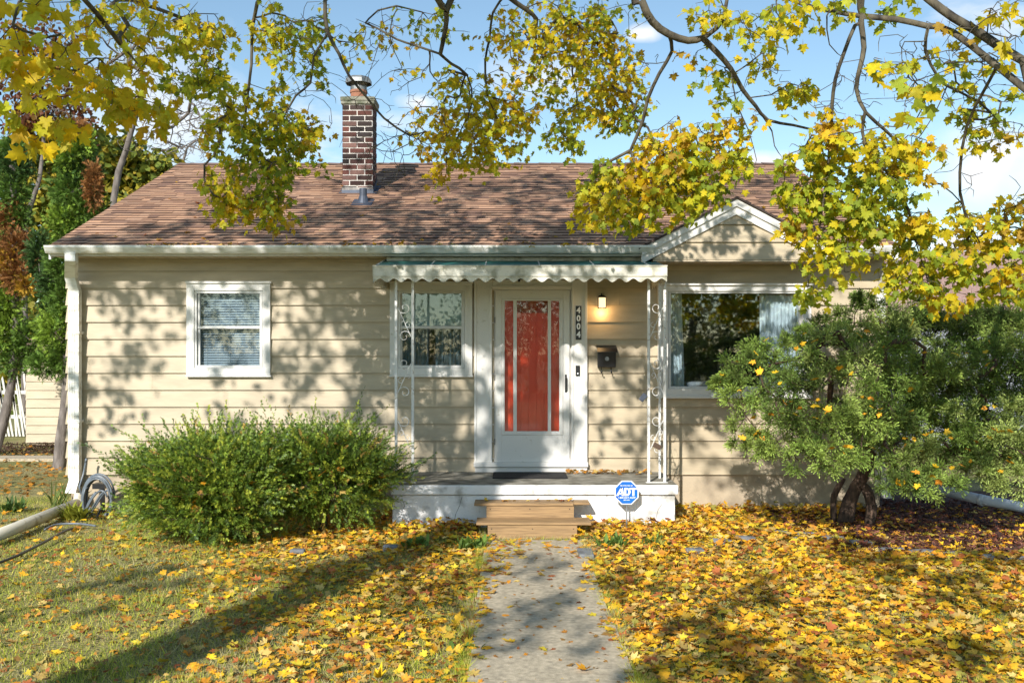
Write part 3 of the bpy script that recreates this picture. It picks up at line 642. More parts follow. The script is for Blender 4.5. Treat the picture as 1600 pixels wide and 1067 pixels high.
# ---- leaves resting in gutter come later
# ================================================================== PORCH
PF = -1.12
porch = empty('porch', (.24, -.55, 0), 'low white painted concrete porch under the awning, chipped and cracked', 'porch')
mb = MB(); xa, xb = X_(613, PF), X_(1055, PF); n = 60
mb.box(xa, xb, PF, -.022, -.15, .335)
b1 = mb.build('body', M['porchpaint'], bevel=.012)
mb = MB(); xa, xb = X_(610, PF-.03), X_(1060, PF-.03)
mb.box(xa, xb, PF-.035, -.024, .342, .448); b2 = mb.build('slab_edge', M['porchpaint'], bevel=.012)
mb = MB(); mb.box(xa+.012, xb-.012, PF-.02, -.026, .44, .453); b3 = mb.build('deck', M['deck'])
crk = []
for (pts) in ([(722, 776), (718, 790), (712, 803), (709, 818)], [(947, 772), (952, 785), (950, 800), (954, 815)], [(1035, 786), (1028, 797), (1024, 815)], [(628, 778), (632, 790), (626, 806)]):
    m = MB(); Yc = PF-.0012
    for (a, b), (c, d) in zip(pts[:-1], pts[1:]): m.add([(X_(a, Yc)-.003, Yc, Z_(b, Yc)), (X_(c, Yc)-.0015, Yc, Z_(d, Yc)), (X_(c, Yc)+.0015, Yc, Z_(d, Yc)), (X_(a, Yc)+.002, Yc, Z_(b, Yc))], [(0, 1, 2, 3)])
    crk.append(m.build('crack', M['mortar_dark'], None))
under(porch, b1, b2, b3, *crk)
# steps
steps = empty('wooden_steps', (.2, -1.5, 0), 'two step pine stair leading up to the white porch', 'steps')
mb = MB(); Yu, Yl = -1.42, -1.72
mb.box(X_(741, Yu), X_(896, Yu), Yu-.01, PF-.037, Z_(790, Yu), Z_(786, Yu)+.0); mb.box(X_(896.5, Yu), X_(922, Yu), Yu+.06, PF-.04, Z_(790, Yu), Z_(786, Yu)-.002)
t1 = mb.build('tread', M['wood'], bevel=.004)
mb = MB(); mb.box(X_(760, Yu), X_(897, Yu), Yu+.002, Yu+.04, Z_(815, Yu), Z_(790.5, Yu)); mb.box(X_(760, Yu)+.001, X_(760, Yu)+.04, Yu+.041, PF-.04, 0, Z_(790.5, Yu)-.001); mb.box(X_(897, Yu)-.04, X_(897, Yu)-.001, Yu+.041, PF-.04, 0, Z_(790.5, Yu)-.001)
r1 = mb.build('riser', M['wood'], bevel=.004)
mb = MB(); mb.box(X_(744, Yl), X_(924, Yl), Yl-.01, Yu-.002, Z_(820, Yl), Z_(816, Yl)); t2 = mb.build('tread', M['wood'], bevel=.004)
mb = MB(); mb.box(X_(762, Yl), X_(902, Yl), Yl+.002, Yl+.04, -.03, Z_(820.5, Yl)); mb.box(X_(762, Yl)+.001, X_(762, Yl)+.04, Yl+.041, Yu, 0, Z_(820.5, Yl)-.001); mb.box(X_(902, Yl)-.04, X_(902, Yl)-.001, Yl+.041, Yu, 0, Z_(820.5, Yl)-.001)
r2 = mb.build('riser', M['wood'], bevel=.004); scr = []
for px, py, Y_ in [(766, 795, Yu), (766, 809, Yu), (828, 795, Yu), (828, 809, Yu), (890, 795, Yu), (890, 809, Yu), (768, 826, Yl), (832, 826, Yl), (896, 826, Yl)]:
    m = MB(); x_, z_ = X_(px, Y_), Z_(py, Y_); m.tube([(x_, Y_+.004, z_), (x_, Y_-.0005, z_)], .006, 8); scr.append(m.build('screw', M['black']))
under(steps, t1, r1, t2, r2, *scr)
# iron posts
def scroll(mb, x0, w, zb, h, Y, flip=False):
    P = []; c1 = (w*.5, h*.80); c2 = (w*.5, h*.20); R = w*.46
    for i in range(15): a = math.radians(-40-i*30+0); q = .28+.72*(i/14)**.8; P.append((c1[0]+R*q*math.cos(a+math.pi), c1[1]+R*q*math.sin(-(a+math.pi))*-1))
    P = []
    N1 = 22
    for i in range(N1):
        th = math.radians(400-i*400/(N1-1)+180); q = .25+.75*(i/(N1-1)); P.append((c1[0]+R*q*math.cos(th)*1.0, c1[1]+R*q*math.sin(th)))
    Q = []
    for i in range(N1):
        th = math.radians(400-i*400/(N1-1)); q = .25+.75*(i/(N1-1)); Q.append((c2[0]+R*q*math.cos(th), c2[1]+R*q*math.sin(th)))
    S = P+Q[::-1]
    if flip: S = [(w-a, b) for a, b in S]
    mb.tube([(x0+a, Y, zb+b) for a, b in S], .0045, 5)
    for cx_, cz_, sg in ((w*.25, h*.56, 1), (w*.75, h*.44, -1)):
        T = []
        for i in range(14):
            th = math.radians(-90+i*25); q = .22*w*(1-.6*i/13); T.append((x0+(cx_ if not flip else w-cx_)+q*math.cos(th)*sg, Y, zb+cz_+q*math.sin(th)*sg))
        mb.tube(T, .004, 5)
def iron_post(pa, pb, Y, label, side):
    xa, xb = X_(pa, Y), X_(pb, Y); rt = empty('porch_post', ((xa+xb)/2, Y, .453), label, 'porch post', 'wrought iron porch posts')
    zt = zbk+(zt_aw-zbk)*(-.03-Y)/(-.03-AYf)-.02
    mk = []
    for x in (xa, xb):
        m = MB(); m.box(x-.0145, x+.0145, Y-.0145, Y+.0145, .4535, zt); mk.append(m.build('upright', M['iron'], bevel=.003))
    zz = [(530-470)/1]
    for k, (y0, y1) in enumerate(((466, 541), (553, 628), (642, 717))):
        m = MB(); zb_, h = Z_(y1, Y), Z_(y0, Y)-Z_(y1, Y); scroll(m, xa+.014, xb-xa-.028, zb_, h, Y, flip=(k % 2 == 1) ^ (side < 0)); mk.append(m.build('scroll', M['iron']))
    m = MB(); m.box(xa-.03, xb+.03, Y-.03, Y+.03, .4535, .4605); mk.append(m.build('foot_plate', M['iron']))
    under(rt, *mk); return rt
zt_aw = zt
iron_post(619, 645, -.98, 'white scrolled iron post behind the yew, left end of the porch', 1)
rp = iron_post(1013.5, 1038.5, -.98, 'white scrolled iron post by the yard sign, right end of the porch', -1)
m = MB(); Y2 = -.62; x2 = X_(1038.5, -.98)
m.box(x2-.012, x2+.012, Y2-.012, Y2+.012, .4535, zbk+(zt-zbk)*.52-.02); q1 = m.build('upright', M['iron'])
under(rp, q1)
for k, (y0, y1) in enumerate(((466, 541), (553, 628), (642, 717))):
    tmp = MB(); scroll(tmp, 0, .32, Z_(y1, -.98), Z_(y0, -.98)-Z_(y1, -.98), 0, flip=k % 2 == 0)
    tmp.v = [(x2, -.965+v[0]*1.0, v[2]) for v in tmp.v]; q2 = tmp.build('scroll', M['iron']); under(rp, q2)
# small grey tags hanging from the right post
for (pxa, pya, rot, lab) in ((1005, 621, .9, 'grey metal tag hanging at mid height on the right porch post'), (1027, 697, -.5, 'dark padlock shaped tag hanging low on the right porch post')):
    Y = -1.02; m = MB(); c, s = math.cos(rot), math.sin(rot); pts = [(-.045, -.028), (.045, -.028), (.045, .028), (-.045, .028)]
    m.prism([(X_(pxa, Y)+a*c-b*s, Z_(pya, Y)+a*s+b*c) for a, b in pts], Y, Y+.022); e = (X_(pxa, Y)+.045*c, Z_(pya, Y)+.045*s)
    tx = X_(1013.5 if pxa < 1010 else 1034, -.98)
    o = m.build('metal_tag', M['flash'] if pxa < 1010 else M['twig'], bevel=.004); tag(o, lab, 'tag')
    m = MB(); m.tube([(e[0], Y+.01, e[1]), ((e[0]+tx)/2, Y+.01, e[1]+.05), (tx, -1.0, e[1]+.055)], .0035, 6); m.build('hook', M['black'], o)
# doormat, mailbox, lantern, number, doorbell
mb = MB(); mb.box(X_(770, -.5), X_(886, -.5), -.66, -.13, .4535, .466); tag(mb.build('doormat', M['mat'], bevel=.003), 'black rubber doormat lying in front of the storm door', 'doormat')
mbx = empty('mailbox', (X_(948.5, -.12), -.08, Z_(560, -.1)), 'black wall mailbox with round emblem and newspaper hooks beside the door', 'mailbox')
Y = -.145; a0, a1 = X_(934.5, Y), X_(962.5, Y); ztp, zbt = Z_(545, Y), Z_(574, Y)
m = MB(); m.add([(a0, Y+.02, zbt), (a1, Y+.02, zbt), (a1, -.024, zbt), (a0, -.024, zbt), (a0, Y-.005, ztp-.03), (a1, Y-.005, ztp-.03), (a1, -.024, ztp+.02), (a0, -.024, ztp+.02)], [(0, 3, 2, 1), (4, 5, 6, 7), (0, 1, 5, 4), (1, 2, 6, 5), (2, 3, 7, 6), (3, 0, 4, 7)])
p1 = m.build('box', M['black'], bevel=.006)
m = MB(); v = [(a0-.012, Y-.03, ztp-.035), (a1+.012, Y-.03, ztp-.035), (a1+.012, Y+.02, ztp+.012), (a0-.012, Y+.02, ztp+.012), (a1+.012, -.024, ztp+.045), (a0-.012, -.024, ztp+.045)]
m.add(v+[(x, y, z-.008) for x, y, z in v], [(0, 1, 2, 3), (3, 2, 4, 5), (9, 8, 7, 6), (11, 10, 8, 9), (0, 6, 7, 1), (1, 7, 8, 2), (2, 8, 10, 4), (3, 9, 6, 0), (5, 11, 9, 3)]); p2 = m.build('lid', M['black'])
p3 = []
for hx in (940.5, 956): m = MB(); x = X_(hx, Y); m.tube([(x, -.05, zbt), (x, -.06, zbt-.05), (x, -.09, zbt-.075), (x, -.125, zbt-.06), (x, -.13, zbt-.04)], .006, 6); p3.append(m.build('newspaper_hook', M['black']))
m = MB(); ex, ez = X_(948.5, Y), Z_(560.5, Y); m.tube([(ex, Y+.012, ez), (ex, Y-.004, ez)], .026, 8); p4 = m.build('emblem', M['galv']); under(mbx, p1, p2, p4, *p3)
ln = empty('wall_lantern', (X_(940.5, -.1), -.03, Z_(470, -.1)), 'small black wall lantern with lit frosted glass beside the door', 'wall light')
Y = -.10; lx = X_(940.5, Y); lz0, lz1 = Z_(481, Y), Z_(465, Y)
m = MB(); m.box(lx-.035, lx+.035, -.03, -.021, lz0+.02, lz1+.03); m.tube([(lx, -.03, lz1+.02), (lx, -.06, lz1+.05), (lx, Y, lz1+.045), (lx, Y, lz1+.02)], .007, 6)
w_ = .052; m.add([(lx-w_, Y-w_, lz1), (lx+w_, Y-w_, lz1), (lx+w_, Y+w_, lz1), (lx-w_, Y+w_, lz1), (lx-.018, Y-.018, lz1+.03), (lx+.018, Y-.018, lz1+.03), (lx+.018, Y+.018, lz1+.03), (lx-.018, Y+.018, lz1+.03)], [(3, 2, 1, 0), (0, 1, 5, 4), (1, 2, 6, 5), (2, 3, 7, 6), (3, 0, 4, 7), (4, 5, 6, 7)])
for sx in (-1, 1):
    for sy in (-1, 1): m.tube([(lx+sx*.045, Y+sy*.045, lz0), (lx+sx*.045, Y+sy*.045, lz1)], .004, 4)
m.box(lx-.05, lx+.05, Y-.05, Y+.05, lz0-.008, lz0); q1 = m.build('lantern_frame', M['black'])
em, n_, L__, p_ = new_mat('lit_frosted_glass'); p_.inputs['Base Color'].default_value = (.9, .8, .6, 1); p_.inputs['Emission Color'].default_value = (1, .72, .38, 1); p_.inputs['Emission Strength'].default_value = 1.3
m = MB(); m.box(lx-.04, lx+.04, Y-.04, Y+.04, lz0+.002, lz1-.004); q2 = m.build('lamp_glass', em); under(ln, q1, q2)
pl = bpy.data.lights.new('bulb_light', 'POINT'); pl.energy = 2.2; pl.color = (1, .6, .25); pl.shadow_soft_size = .03
po = bpy.data.objects.new('bulb_light', pl); COL.objects.link(po); po.location = (lx, Y-.01, lz0-.045); po.parent = ln; po.matrix_parent_inverse = Matrix.Translation(-ln.location)
hn = empty('house_number', (X_(904, -.07), -.061, Z_(504, -.07)), 'vertical black plaque with white house number 4004 on the door casing', 'number plaque')
m = MB(); m.bxp(899.5, 478, 908.5, 531, -.066, -.0605); q1 = m.build('plaque', M['black'])
tx_ = [q1]
for i, ch in enumerate('4004'):
    t_ = text_mesh('digit', ch, .098, X_(904, -.066), Z_(485.2+i*12.6, -.066), -.0672, M['signwhite'], None, bold=.0035, sx=.95); tx_.append(t_)
under(hn, *tx_)
db = empty('doorbell', (X_(903, -.07), -.061, Z_(579, -.07)), 'slim black video doorbell with white button on the door casing', 'doorbell')
m = MB(); m.bxp(899.5, 571, 906, 587, -.082, -.0605); q1 = m.build('body', M['black'], bevel=.005)
m = MB(); m.tube([(X_(902.8, -.083), -.0822, Z_(583.5, -.083)), (X_(902.8, -.083), -.0845, Z_(583.5, -.083))], .009, 12); q2 = m.build('button', M['signwhite']); under(db, q1, q2)
m = MB(); m.tube([(X_(811, -.08), -.0565, Z_(438.5, -.08)), (X_(811, -.08), -.10, Z_(438.5, -.08))], .016, 8); tag(m.build('door_sensor', M['black']), 'tiny black sensor above the storm door under the awning', 'sensor')
# yard sign
sg = empty('yard_sign', (X_(979, -1.28), -1.28, 0), 'blue octagonal security sign on a thin metal stake before the porch', 'yard sign')
Y = -1.28; sx_, sz_ = X_(979, Y), Z_(769.3, Y); R = 20.1/F*(Y-CY)
oc = lambda r_: [(sx_+r_*math.cos(math.radians(22.5+45*i)), sz_+r_*math.sin(math.radians(22.5+45*i))) for i in range(8)]
m = MB(); m.prism(oc(R), Y-.004, Y+.006); q0 = m.build('sign_border', M['signwhite'])
m = MB(); m.prism(oc(R*.915), Y-.0065, Y-.0042); q1 = m.build('sign_face', M['signblue'])
def stroke_letters():
    # the three heavy letters, built as flat polygons with counters left open
    mb = MB(); u = R*2/37.0                                   # one photo pixel
    x0 = sx_-15.2*u; zt_, zb_ = sz_+7.0*u, sz_-4.6*u; H = zt_-zb_
    def quad(p): mb.prism([(x0+a*u, zb_+b*H) for a, b in p], Y-.0085, Y-.0068)
    quad([(0, 0), (3.2, 0), (8.6, 1), (6.6, 1)][::1]); quad([(8.2, 0), (11.6, 0), (9.6, 1), (6.4, 1)]); quad([(3.6, .17), (9.6, .17), (9.5, .33), (4.6, .33)])
    quad([(12.0, 0), (14.6, 0), (14.6, 1), (12.0, 1)])
    N = 10
    for i in range(N):
        a0, a1 = -math.pi/2+math.pi*i/N, -math.pi/2+math.pi*(i+1)/N
        f = lambda a, rx, rz: (15.2+rx*math.cos(a), .5+rz*math.sin(a))
        quad([f(a0, 5.6, .5), f(a1, 5.6, .5), f(a1, 2.6, .29), f(a0, 2.6, .29)])
    quad([(14.5, 0), (15.3, 0), (15.3, .21), (14.5, .21)]); quad([(14.5, .79), (15.3, .79), (15.3, 1), (14.5, 1)])
    quad([(19.0, .78), (30.4, .78), (30.8, 1), (19.4, 1)]); quad([(23.4, 0), (26.3, 0), (26.3, .79), (23.4, .79)])
    return mb.build('lettering', M['signwhite'])
q2 = stroke_letters()
u = R*2/37
q3 = text_mesh('small_lettering', 'PROTECTED BY', 2.6*u, sx_, sz_+10.0*u, Y-.0075, M['signwhite'], None, bold=.0002)
q4 = text_mesh('small_lettering', '1-800-ADT-ASAP', 3.5*u, sx_, sz_-7.2*u, Y-.0075, M['signwhite'], None, bold=.0003)
q5 = text_mesh('small_lettering', 'adt.com', 2.8*u, sx_, sz_-10.3*u, Y-.0075, M['signwhite'], None, bold=.0003)
m = MB(); m.box(sx_-.007, sx_+.007, Y+.0065, Y+.012, -.05, sz_-R*.6); q6 = m.build('stake', M['galv']); under(sg, q0, q1, q2, q3, q4, q5, q6)
# ---- hose, pipes
hp = empty('garden_hose', (X_(160, -.35), -.35, 0), 'coiled grey garden hose hanging on a stake at the wall beside the yew', 'garden hose')
m = MB(); hx, hz, Y = X_(157, -.35), Z_(780, -.35), -.35; r = random.Random(3); P = []
for t in np.linspace(0, 9, 9*26):
    a = t*2*math.pi; k = int(t); rr = random.Random(k)
    ex = .165+.02*rr.uniform(-1, 1)+.012*math.sin(t*.9); ez = .245+.03*rr.uniform(-1, 1)
    P.append((hx+ex*math.cos(a)+.012*rr.uniform(-1, 1), Y-.10+.16*((t*.37) % 1)*.5+.02*math.sin(a*.5), hz+ez*math.sin(a)-.01*rr.uniform(0, 4)+.03))
m.tube(P, .0115, 8); q1 = m.build('coil', M['hose'], smooth=True)
m = MB()
for k in range(4):
    a = .4+k*1.2; P = [(hx+.14*math.cos(a+t), Y-.12+.01*k, hz+.15*math.sin(a*1.3+t*1.5)-.03) for t in np.linspace(0, 2.6, 12)]; m.tube(P, .0115, 8)
P = [PX(205, 800, -.5), PX(200, 815, -.55), PX(188, 828, -.65)]; q2b = MB(); q2b.tube(P, .0115, 8); q2b = q2b.build('hose_end', M['hose'], smooth=True)
q2 = m.build('loose_loop', M['hose'], smooth=True)
m = MB(); m.tube([PX(127, 772, -.3), PX(124, 760, -.3), PX(130, 742, -.25), PX(134, 722, -.2)], .0115, 8); m.tube([PX(134, 722, -.2), PX(135, 716, -.2)], .015, 8); q3 = m.build('nozzle_end', M['hose'], smooth=True)
m = MB(); m.box(hx-.02, hx+.02, Y+.06, Y+.08, -.1, hz+.19); m.box(hx-.07, hx+.07, Y-.06, Y+.06, hz+.13, hz+.19); q4 = m.build('hanger', M['black'])
m = MB(); P = [PX(160, 790, -.5), PX(150, 810, -.62), PX(135, 828, -.9), PX(110, 842, -1.45), PX(60, 862, -2.3), PX(20, 880, -2.85), PX(-40, 905, -3.4)]
P[3:] = [(p[0], p[1], .03) for p in P[3:]]
def smooth_path(P, k=6):
    P = [np.array(p, float) for p in P]; out = []
    for i in range(len(P)-1):
        a, b, c, d = P[max(i-1, 0)], P[i], P[i+1], P[min(i+2, len(P)-1)]
        for t in np.linspace(0, 1, k, endpoint=False): out.append(.5*((2*b)+(-a+c)*t+(2*a-5*b+4*c-d)*t*t+(-a+3*b-3*c+d)*t**3))
    out.append(P[-1]); return out
m.tube(smooth_path(P), .013, 8); q5 = m.build('supply_hose', M['hosedark'], smooth=True); under(hp, q1, q2, q2b, q3, q4, q5)
m = MB(); g0 = [np.array([X_(70, -1.5), -1.5, .035]), np.array([X_(95, -1.2), -1.3, .05]), np.array([X_(125, -1.2), -1.25, .05]), np.array([X_(150, -1.3), -1.3, .035])]
m.tube(smooth_path(g0), .011, 8); tag(m.build('hose_scrap', M['hose'], smooth=True), 'short curved piece of grey hose lying in the grass below the coil', 'hose')
dp = empty('drain_pipe', (-5.3, -.5, 0), 'round cream drain pipe running from the downspout across the lawn', 'drain pipe')
A = PX(122, 786, -.17); B = np.array([X_(0, -2.0), -2.0, Z_(835, -2.0)]); B = B+(B-A)*.35; B[2] = max(B[2], .07)
m = MB(); m.tube([A, A+(B-A)*.5, B], .062, 18); q1 = m.build('pipe', M['pipe'], smooth=True)
m = MB(); m.tube([A-(B-A)*.01, A+(B-A)*.02], .069, 18); m.tube([A+np.array([0, .02, .12]), A], [.05, .06], 12); q2 = m.build('coupling', M['pipe'], smooth=True); under(dp, q1, q2)
dq = empty('drain_pipe', (4.6, -.3, 0), 'bluish white drain pipe lying behind the juniper on the bed', 'drain pipe')
m = MB(); m.tube([np.array([X_(1470, .1), .1, .22]), np.array([X_(1535, -.3), -.3, Z_(781, -.3)]), np.array([X_(1625, -.6), -.6, Z_(797, -.6)])], .06, 16); q1 = m.build('pipe', M['bluepipe'], smooth=True)
m = MB(); m.tube([np.array([X_(1530, -.27), -.27, Z_(780, -.27)]), np.array([X_(1538, -.32), -.32, Z_(782, -.32)])], .067, 16); q2 = m.build('coupling', M['bluepipe'], smooth=True); under(dq, q1, q2)
# ================================================================== VEGETATION
def unit(a): return a/np.maximum(np.linalg.norm(a, axis=-1, keepdims=True), 1e-9)
LH = [(0, 0), (.20, -.10), (.47, .0), (.36, .17), (.63, .47), (.40, .50), (.25, .46), (.28, .72), (.13, .74), (0, 1.02)]
LO = np.array(LH + [(-x, y) for x, y in LH[-2:0:-1]]); LO[:, 0] *= 1.0
def leaf_cloud(name, P, U, Nn, S, curl, cols, mat_, parent=None, petiole=True, outline=LO, aniso=None):
    P, U, Nn = np.asarray(P), unit(np.asarray(U)), np.asarray(Nn); R = unit(np.cross(U, Nn)); Nn = np.cross(R, U)
    k = len(outline); T = np.vstack([outline, [[0, .33]]]); x, y = T[:, 0], T[:, 1]
    N = len(P); S = np.asarray(S)[:, None]; curl = np.asarray(curl)[:, None]
    wob = rng.normal(0, .035, (N, k+1)); x = x[None]*((1+rng.normal(0, .08, (N, 1))) if aniso is None else rng.uniform(*aniso, (N, 1)))
    zz = -curl*(np.abs(x)**1.6*.9 + (y[None]-.3)**2*.7) + wob + .10*np.abs(x)
    V = P[:, None, :] + (S*x)[..., None]*R[:, None] + (S*(y[None]+.0*x))[..., None]*U[:, None] + (S*zz)[..., None]*Nn[:, None]
    idx = np.arange(k); tri = np.stack([idx, (idx+1) % k, np.full(k, k)], 1)
    Fc = (tri[None]+(np.arange(N)*(k+1))[:, None, None]).reshape(-1, 3); C3 = np.repeat(cols, k+1, axis=0).reshape(N, k+1, 3).copy()
    C3[:, :k] *= rng.uniform(.82, 1.1, (N, k, 1)); V = V.reshape(-1, 3); C3 = C3.reshape(-1, 3)
    if petiole:
        w = .0022; A = P; B = P-U*S*.55+np.array([0, 0, .25])*S*.5
        W = R*w; pv = np.stack([A-W, A+W, B], 1).reshape(-1, 3); b = len(V); V = np.vstack([V, pv])
        Fc = np.vstack([Fc, (np.arange(N)*3)[:, None]+np.array([[0, 1, 2]])+b]); C3 = np.vstack([C3, np.repeat(cols*np.array([.8, .45, .5]), 3, axis=0)])
    return mesh_np(name, V, Fc, mat_, parent, cols=C3)
PAL_TREE = np.array([(.62, .50, .02), (.70, .51, .015), (.54, .50, .025), (.44, .46, .03), (.34, .40, .035), (.72, .45, .015), (.60, .52, .04), (.22, .29, .03), (.48, .30, .03), (.58, .48, .02)])
PAL_GROUND = np.array([(.80, .46, .03), (.80, .38, .025), (.70, .44, .06), (.74, .31, .03), (.62, .42, .12), (.55, .24, .04), (.62, .48, .04), (.40, .22, .06), (.72, .52, .16), (.42, .13, .04), (.84, .54, .025), (.80, .50, .03), (.78, .41, .02), (.36, .32, .06)])
class Skel:
    def __init__(s, pts, rad):
        s.P = []; s.par = []; s.rm = []; s.leafy = []; s.tips = []
        s.add(-1, pts, rad)
    def add(s, parent, pts, rad):
        ids = []
        for i, p in enumerate(pts):
            s.P.append(np.array(p, float)); s.par.append(parent); s.rm.append(rad[i] if hasattr(rad, '__len__') else rad); parent = len(s.P)-1; ids.append(parent)
        return ids
    def arr(s):
        if getattr(s, '_n', 0) != len(s.P): s._a = np.array(s.P); s._n = len(s.P)
        return s._a
    def nearest(s, t, upw=.7, skip=0):
        A = s.arr(); d = np.linalg.norm(A-t, axis=1)+upw*np.maximum(0, t[2]-A[:, 2])
        return int(np.argmin(d[skip:]))+skip
    def chain(s, pid, t, seg=.14, droop=.12, jit=.06, rmin=.003):
        a = s.P[pid]; L = np.linalg.norm(t-a); n = max(2, int(L/seg)); pp = s.par[pid]
        d = unit(a-s.P[pp]) if pp >= 0 else np.array([0, 0, 1.]); m = a+(d*.35+unit(t-a)*.25)*L+np.array([0, 0, droop*L]); pts = []
        w1, w2 = rng.normal(0, jit*L*.8, (2, 3)); f1, f2 = rng.uniform(1.2, 3), rng.uniform(3, 6)
        for i in range(1, n+1):
            u = i/n; p = (1-u)**2*a+2*u*(1-u)*m+u*u*t
            if i < n: p = p+(w1*math.sin(math.pi*f1*u)+w2*.45*math.sin(math.pi*f2*u))*math.sin(math.pi*u)+rng.normal(0, .004, 3)
            pts.append(p)
        return s.add(pid, pts, rmin)
    def mesh(s, name, mat_, parent, rt=.0024, ex=.36, rsplit=None, sides=(9, 5, 3)):
        N = len(s.P); w = np.zeros(N); kids = [[] for _ in range(N)]
        for i, p in enumerate(s.par):
            if p >= 0: kids[p].append(i)
        r = np.zeros(N)
        for i in range(N-1, -1, -1):
            w[i] = w[i] if kids[i] else 1.0
            r[i] = max(rt*w[i]**ex, s.rm[i]); 
            if s.par[i] >= 0: w[s.par[i]] += w[i]
        for i in range(N-1, -1, -1):
            if s.par[i] >= 0: r[s.par[i]] = max(r[s.par[i]], r[i])
        VV, FF, base = [], [], 0; big = ([], [], 0)
        st = [(0, None)]
        while st:
            i, frm = st.pop(); line = [i]
            pts = [s.P[i]]; rr = [r[i]]
            if frm is not None: pts = [s.P[frm]]+pts; rr = [r[i]]+rr
            while kids[line[-1]]:
                ks = sorted(kids[line[-1]], key=lambda q: -r[q]-w[q]*1e-6)
                for q in ks[1:]: st.append((q, line[-1]))
                line.append(ks[0]); pts.append(s.P[ks[0]]); rr.append(r[ks[0]])
            if len(pts) < 2: continue
            P = np.array(pts); R = np.array(rr); ns = sides[0] if R[0] > .03 else sides[1] if R[0] > .009 else sides[2]
            if not kids[line[-1]]: R[-1] *= .5
            t = unit(np.gradient(P, axis=0)); u = unit(np.cross(t[0], np.array([.3, .5, .81]))); V = np.zeros((len(P), ns, 3)); an = np.arange(ns)*2*math.pi/ns
            for k in range(len(P)):
                u = unit(u-t[k]*np.dot(u, t[k])); v = np.cross(t[k], u)
                V[k] = P[k]+(np.cos(an)[:, None]*u+np.sin(an)[:, None]*v)*R[k]*(1+(rng.normal(0, .11, ns)[:, None] if R[k] > .04 else 0))
            k, q = np.meshgrid(np.arange(len(P)-1), np.arange(ns), indexing='ij'); a = k*ns+q; b = k*ns+(q+1) % ns
            FF.append((np.stack([a, b, b+ns, a+ns], -1).reshape(-1, 4))+base); VV.append(V.reshape(-1, 3)); base += len(P)*ns
        s.r = r
        return mesh_np(name, np.vstack(VV), np.vstack(FF), mat_, parent, smooth=True)
def smoothc(P, seg=.18):
    P = [np.array(p, float) for p in P]; out = []
    for i in range(len(P)-1):
        a, b, c, d = P[max(i-1, 0)], P[i], P[i+1], P[min(i+2, len(P)-1)]; n = max(2, int(np.linalg.norm(c-b)/seg))
        for t in np.linspace(0, 1, n, endpoint=False): out.append(.5*((2*b)+(-a+c)*t+(2*a-5*b+4*c-d)*t*t+(-a+3*b-3*c+d)*t**3))
    out.append(P[-1]); return out
SUNV = np.array(SUN)
class LeafSet:
    def __init__(s): s.P = []; s.U = []; s.N = []; s.S = []; s.C = []; s.K = []
    def twig(s, pts, n, size, pal, hang=1.0):
        pts = np.array(pts); L = len(pts)
        for i in range(n):
            f = rng.uniform(.25, 1.0)**.8*(L-1); k = min(int(f), L-2); p = pts[k]+(pts[k+1]-pts[k])*(f-k)
            side = rng.normal(0, 1, 3); side[2] *= .4; side = unit(side); off = .06*side*rng.uniform(.4, 1.4); off[2] -= rng.uniform(0, .05)
            u = unit(np.array([0, 0, -1.0])*hang*rng.uniform(.3, 1.2)+side*rng.uniform(.3, 1.0)); n_ = rng.normal(0, .65, 3)+np.array([-.15, -.75, .45])*rng.choice([1, 1, 1, -.6])
            s.P.append(p+off); s.U.append(u); s.N.append(n_); s.S.append(size*rng.uniform(.65, 1.2)); s.K.append(rng.normal(.25, .3))
            c = pal[rng.integers(len(pal))]*rng.uniform(.75, 1.15); s.C.append(c)
    def build(s, name, m, parent): 
        o = leaf_cloud(name, s.P, s.U, s.N, s.S, s.K, np.array(s.C), m, parent); return o
def cluster(sk, ls, c, R, n, size, per=7, pal=PAL_TREE, skip=0, limb_droop=.15):
    c = np.array(c, float); pid = sk.nearest(c, .8, skip)
    if np.linalg.norm(sk.P[pid]-c) > max(R)*.5: sk.chain(pid, c+np.array([0, 0, R[2]*.5]), .16, limb_droop, .09)
    hue = rng.integers(0, 3); 
    q_ = rng.random(); sub = pal if len(pal) < 10 else pal[[2, 3, 4, 4, 7, 3, 0, 7]] if q_ < .36 else pal[[0, 1, 2, 6, 3, 9, 0, 4]] if q_ < .80 else pal[[5, 1, 8, 0, 9, 8, 3]]
    for k in range(max(2, int(n/per))):
        d = unit(rng.normal(0, 1, 3))*rng.random()**.45; t = c+d*np.array(R); q = sk.nearest(t, .8, skip)
        ids = sk.chain(q, t, .09, .10, .14)
        pts = [sk.P[sk.par[ids[0]]]]+[sk.P[i] for i in ids]; ln = np.linalg.norm(pts[-1]-pts[0])
        if ln < .12: pts = pts+[pts[-1]+np.array([rng.normal(0, .06), rng.normal(0, .06), -.10])]
        ls.twig(pts[-6:], per, size, sub)
def bare(sk, c, R, n, skip=0):
    for k in range(int(n*2.2)):
        t = np.array(c)+rng.normal(0, .55, 3)*np.array(R); q = sk.nearest(t, .4, skip); sk.chain(q, t, .09, .08, .12)
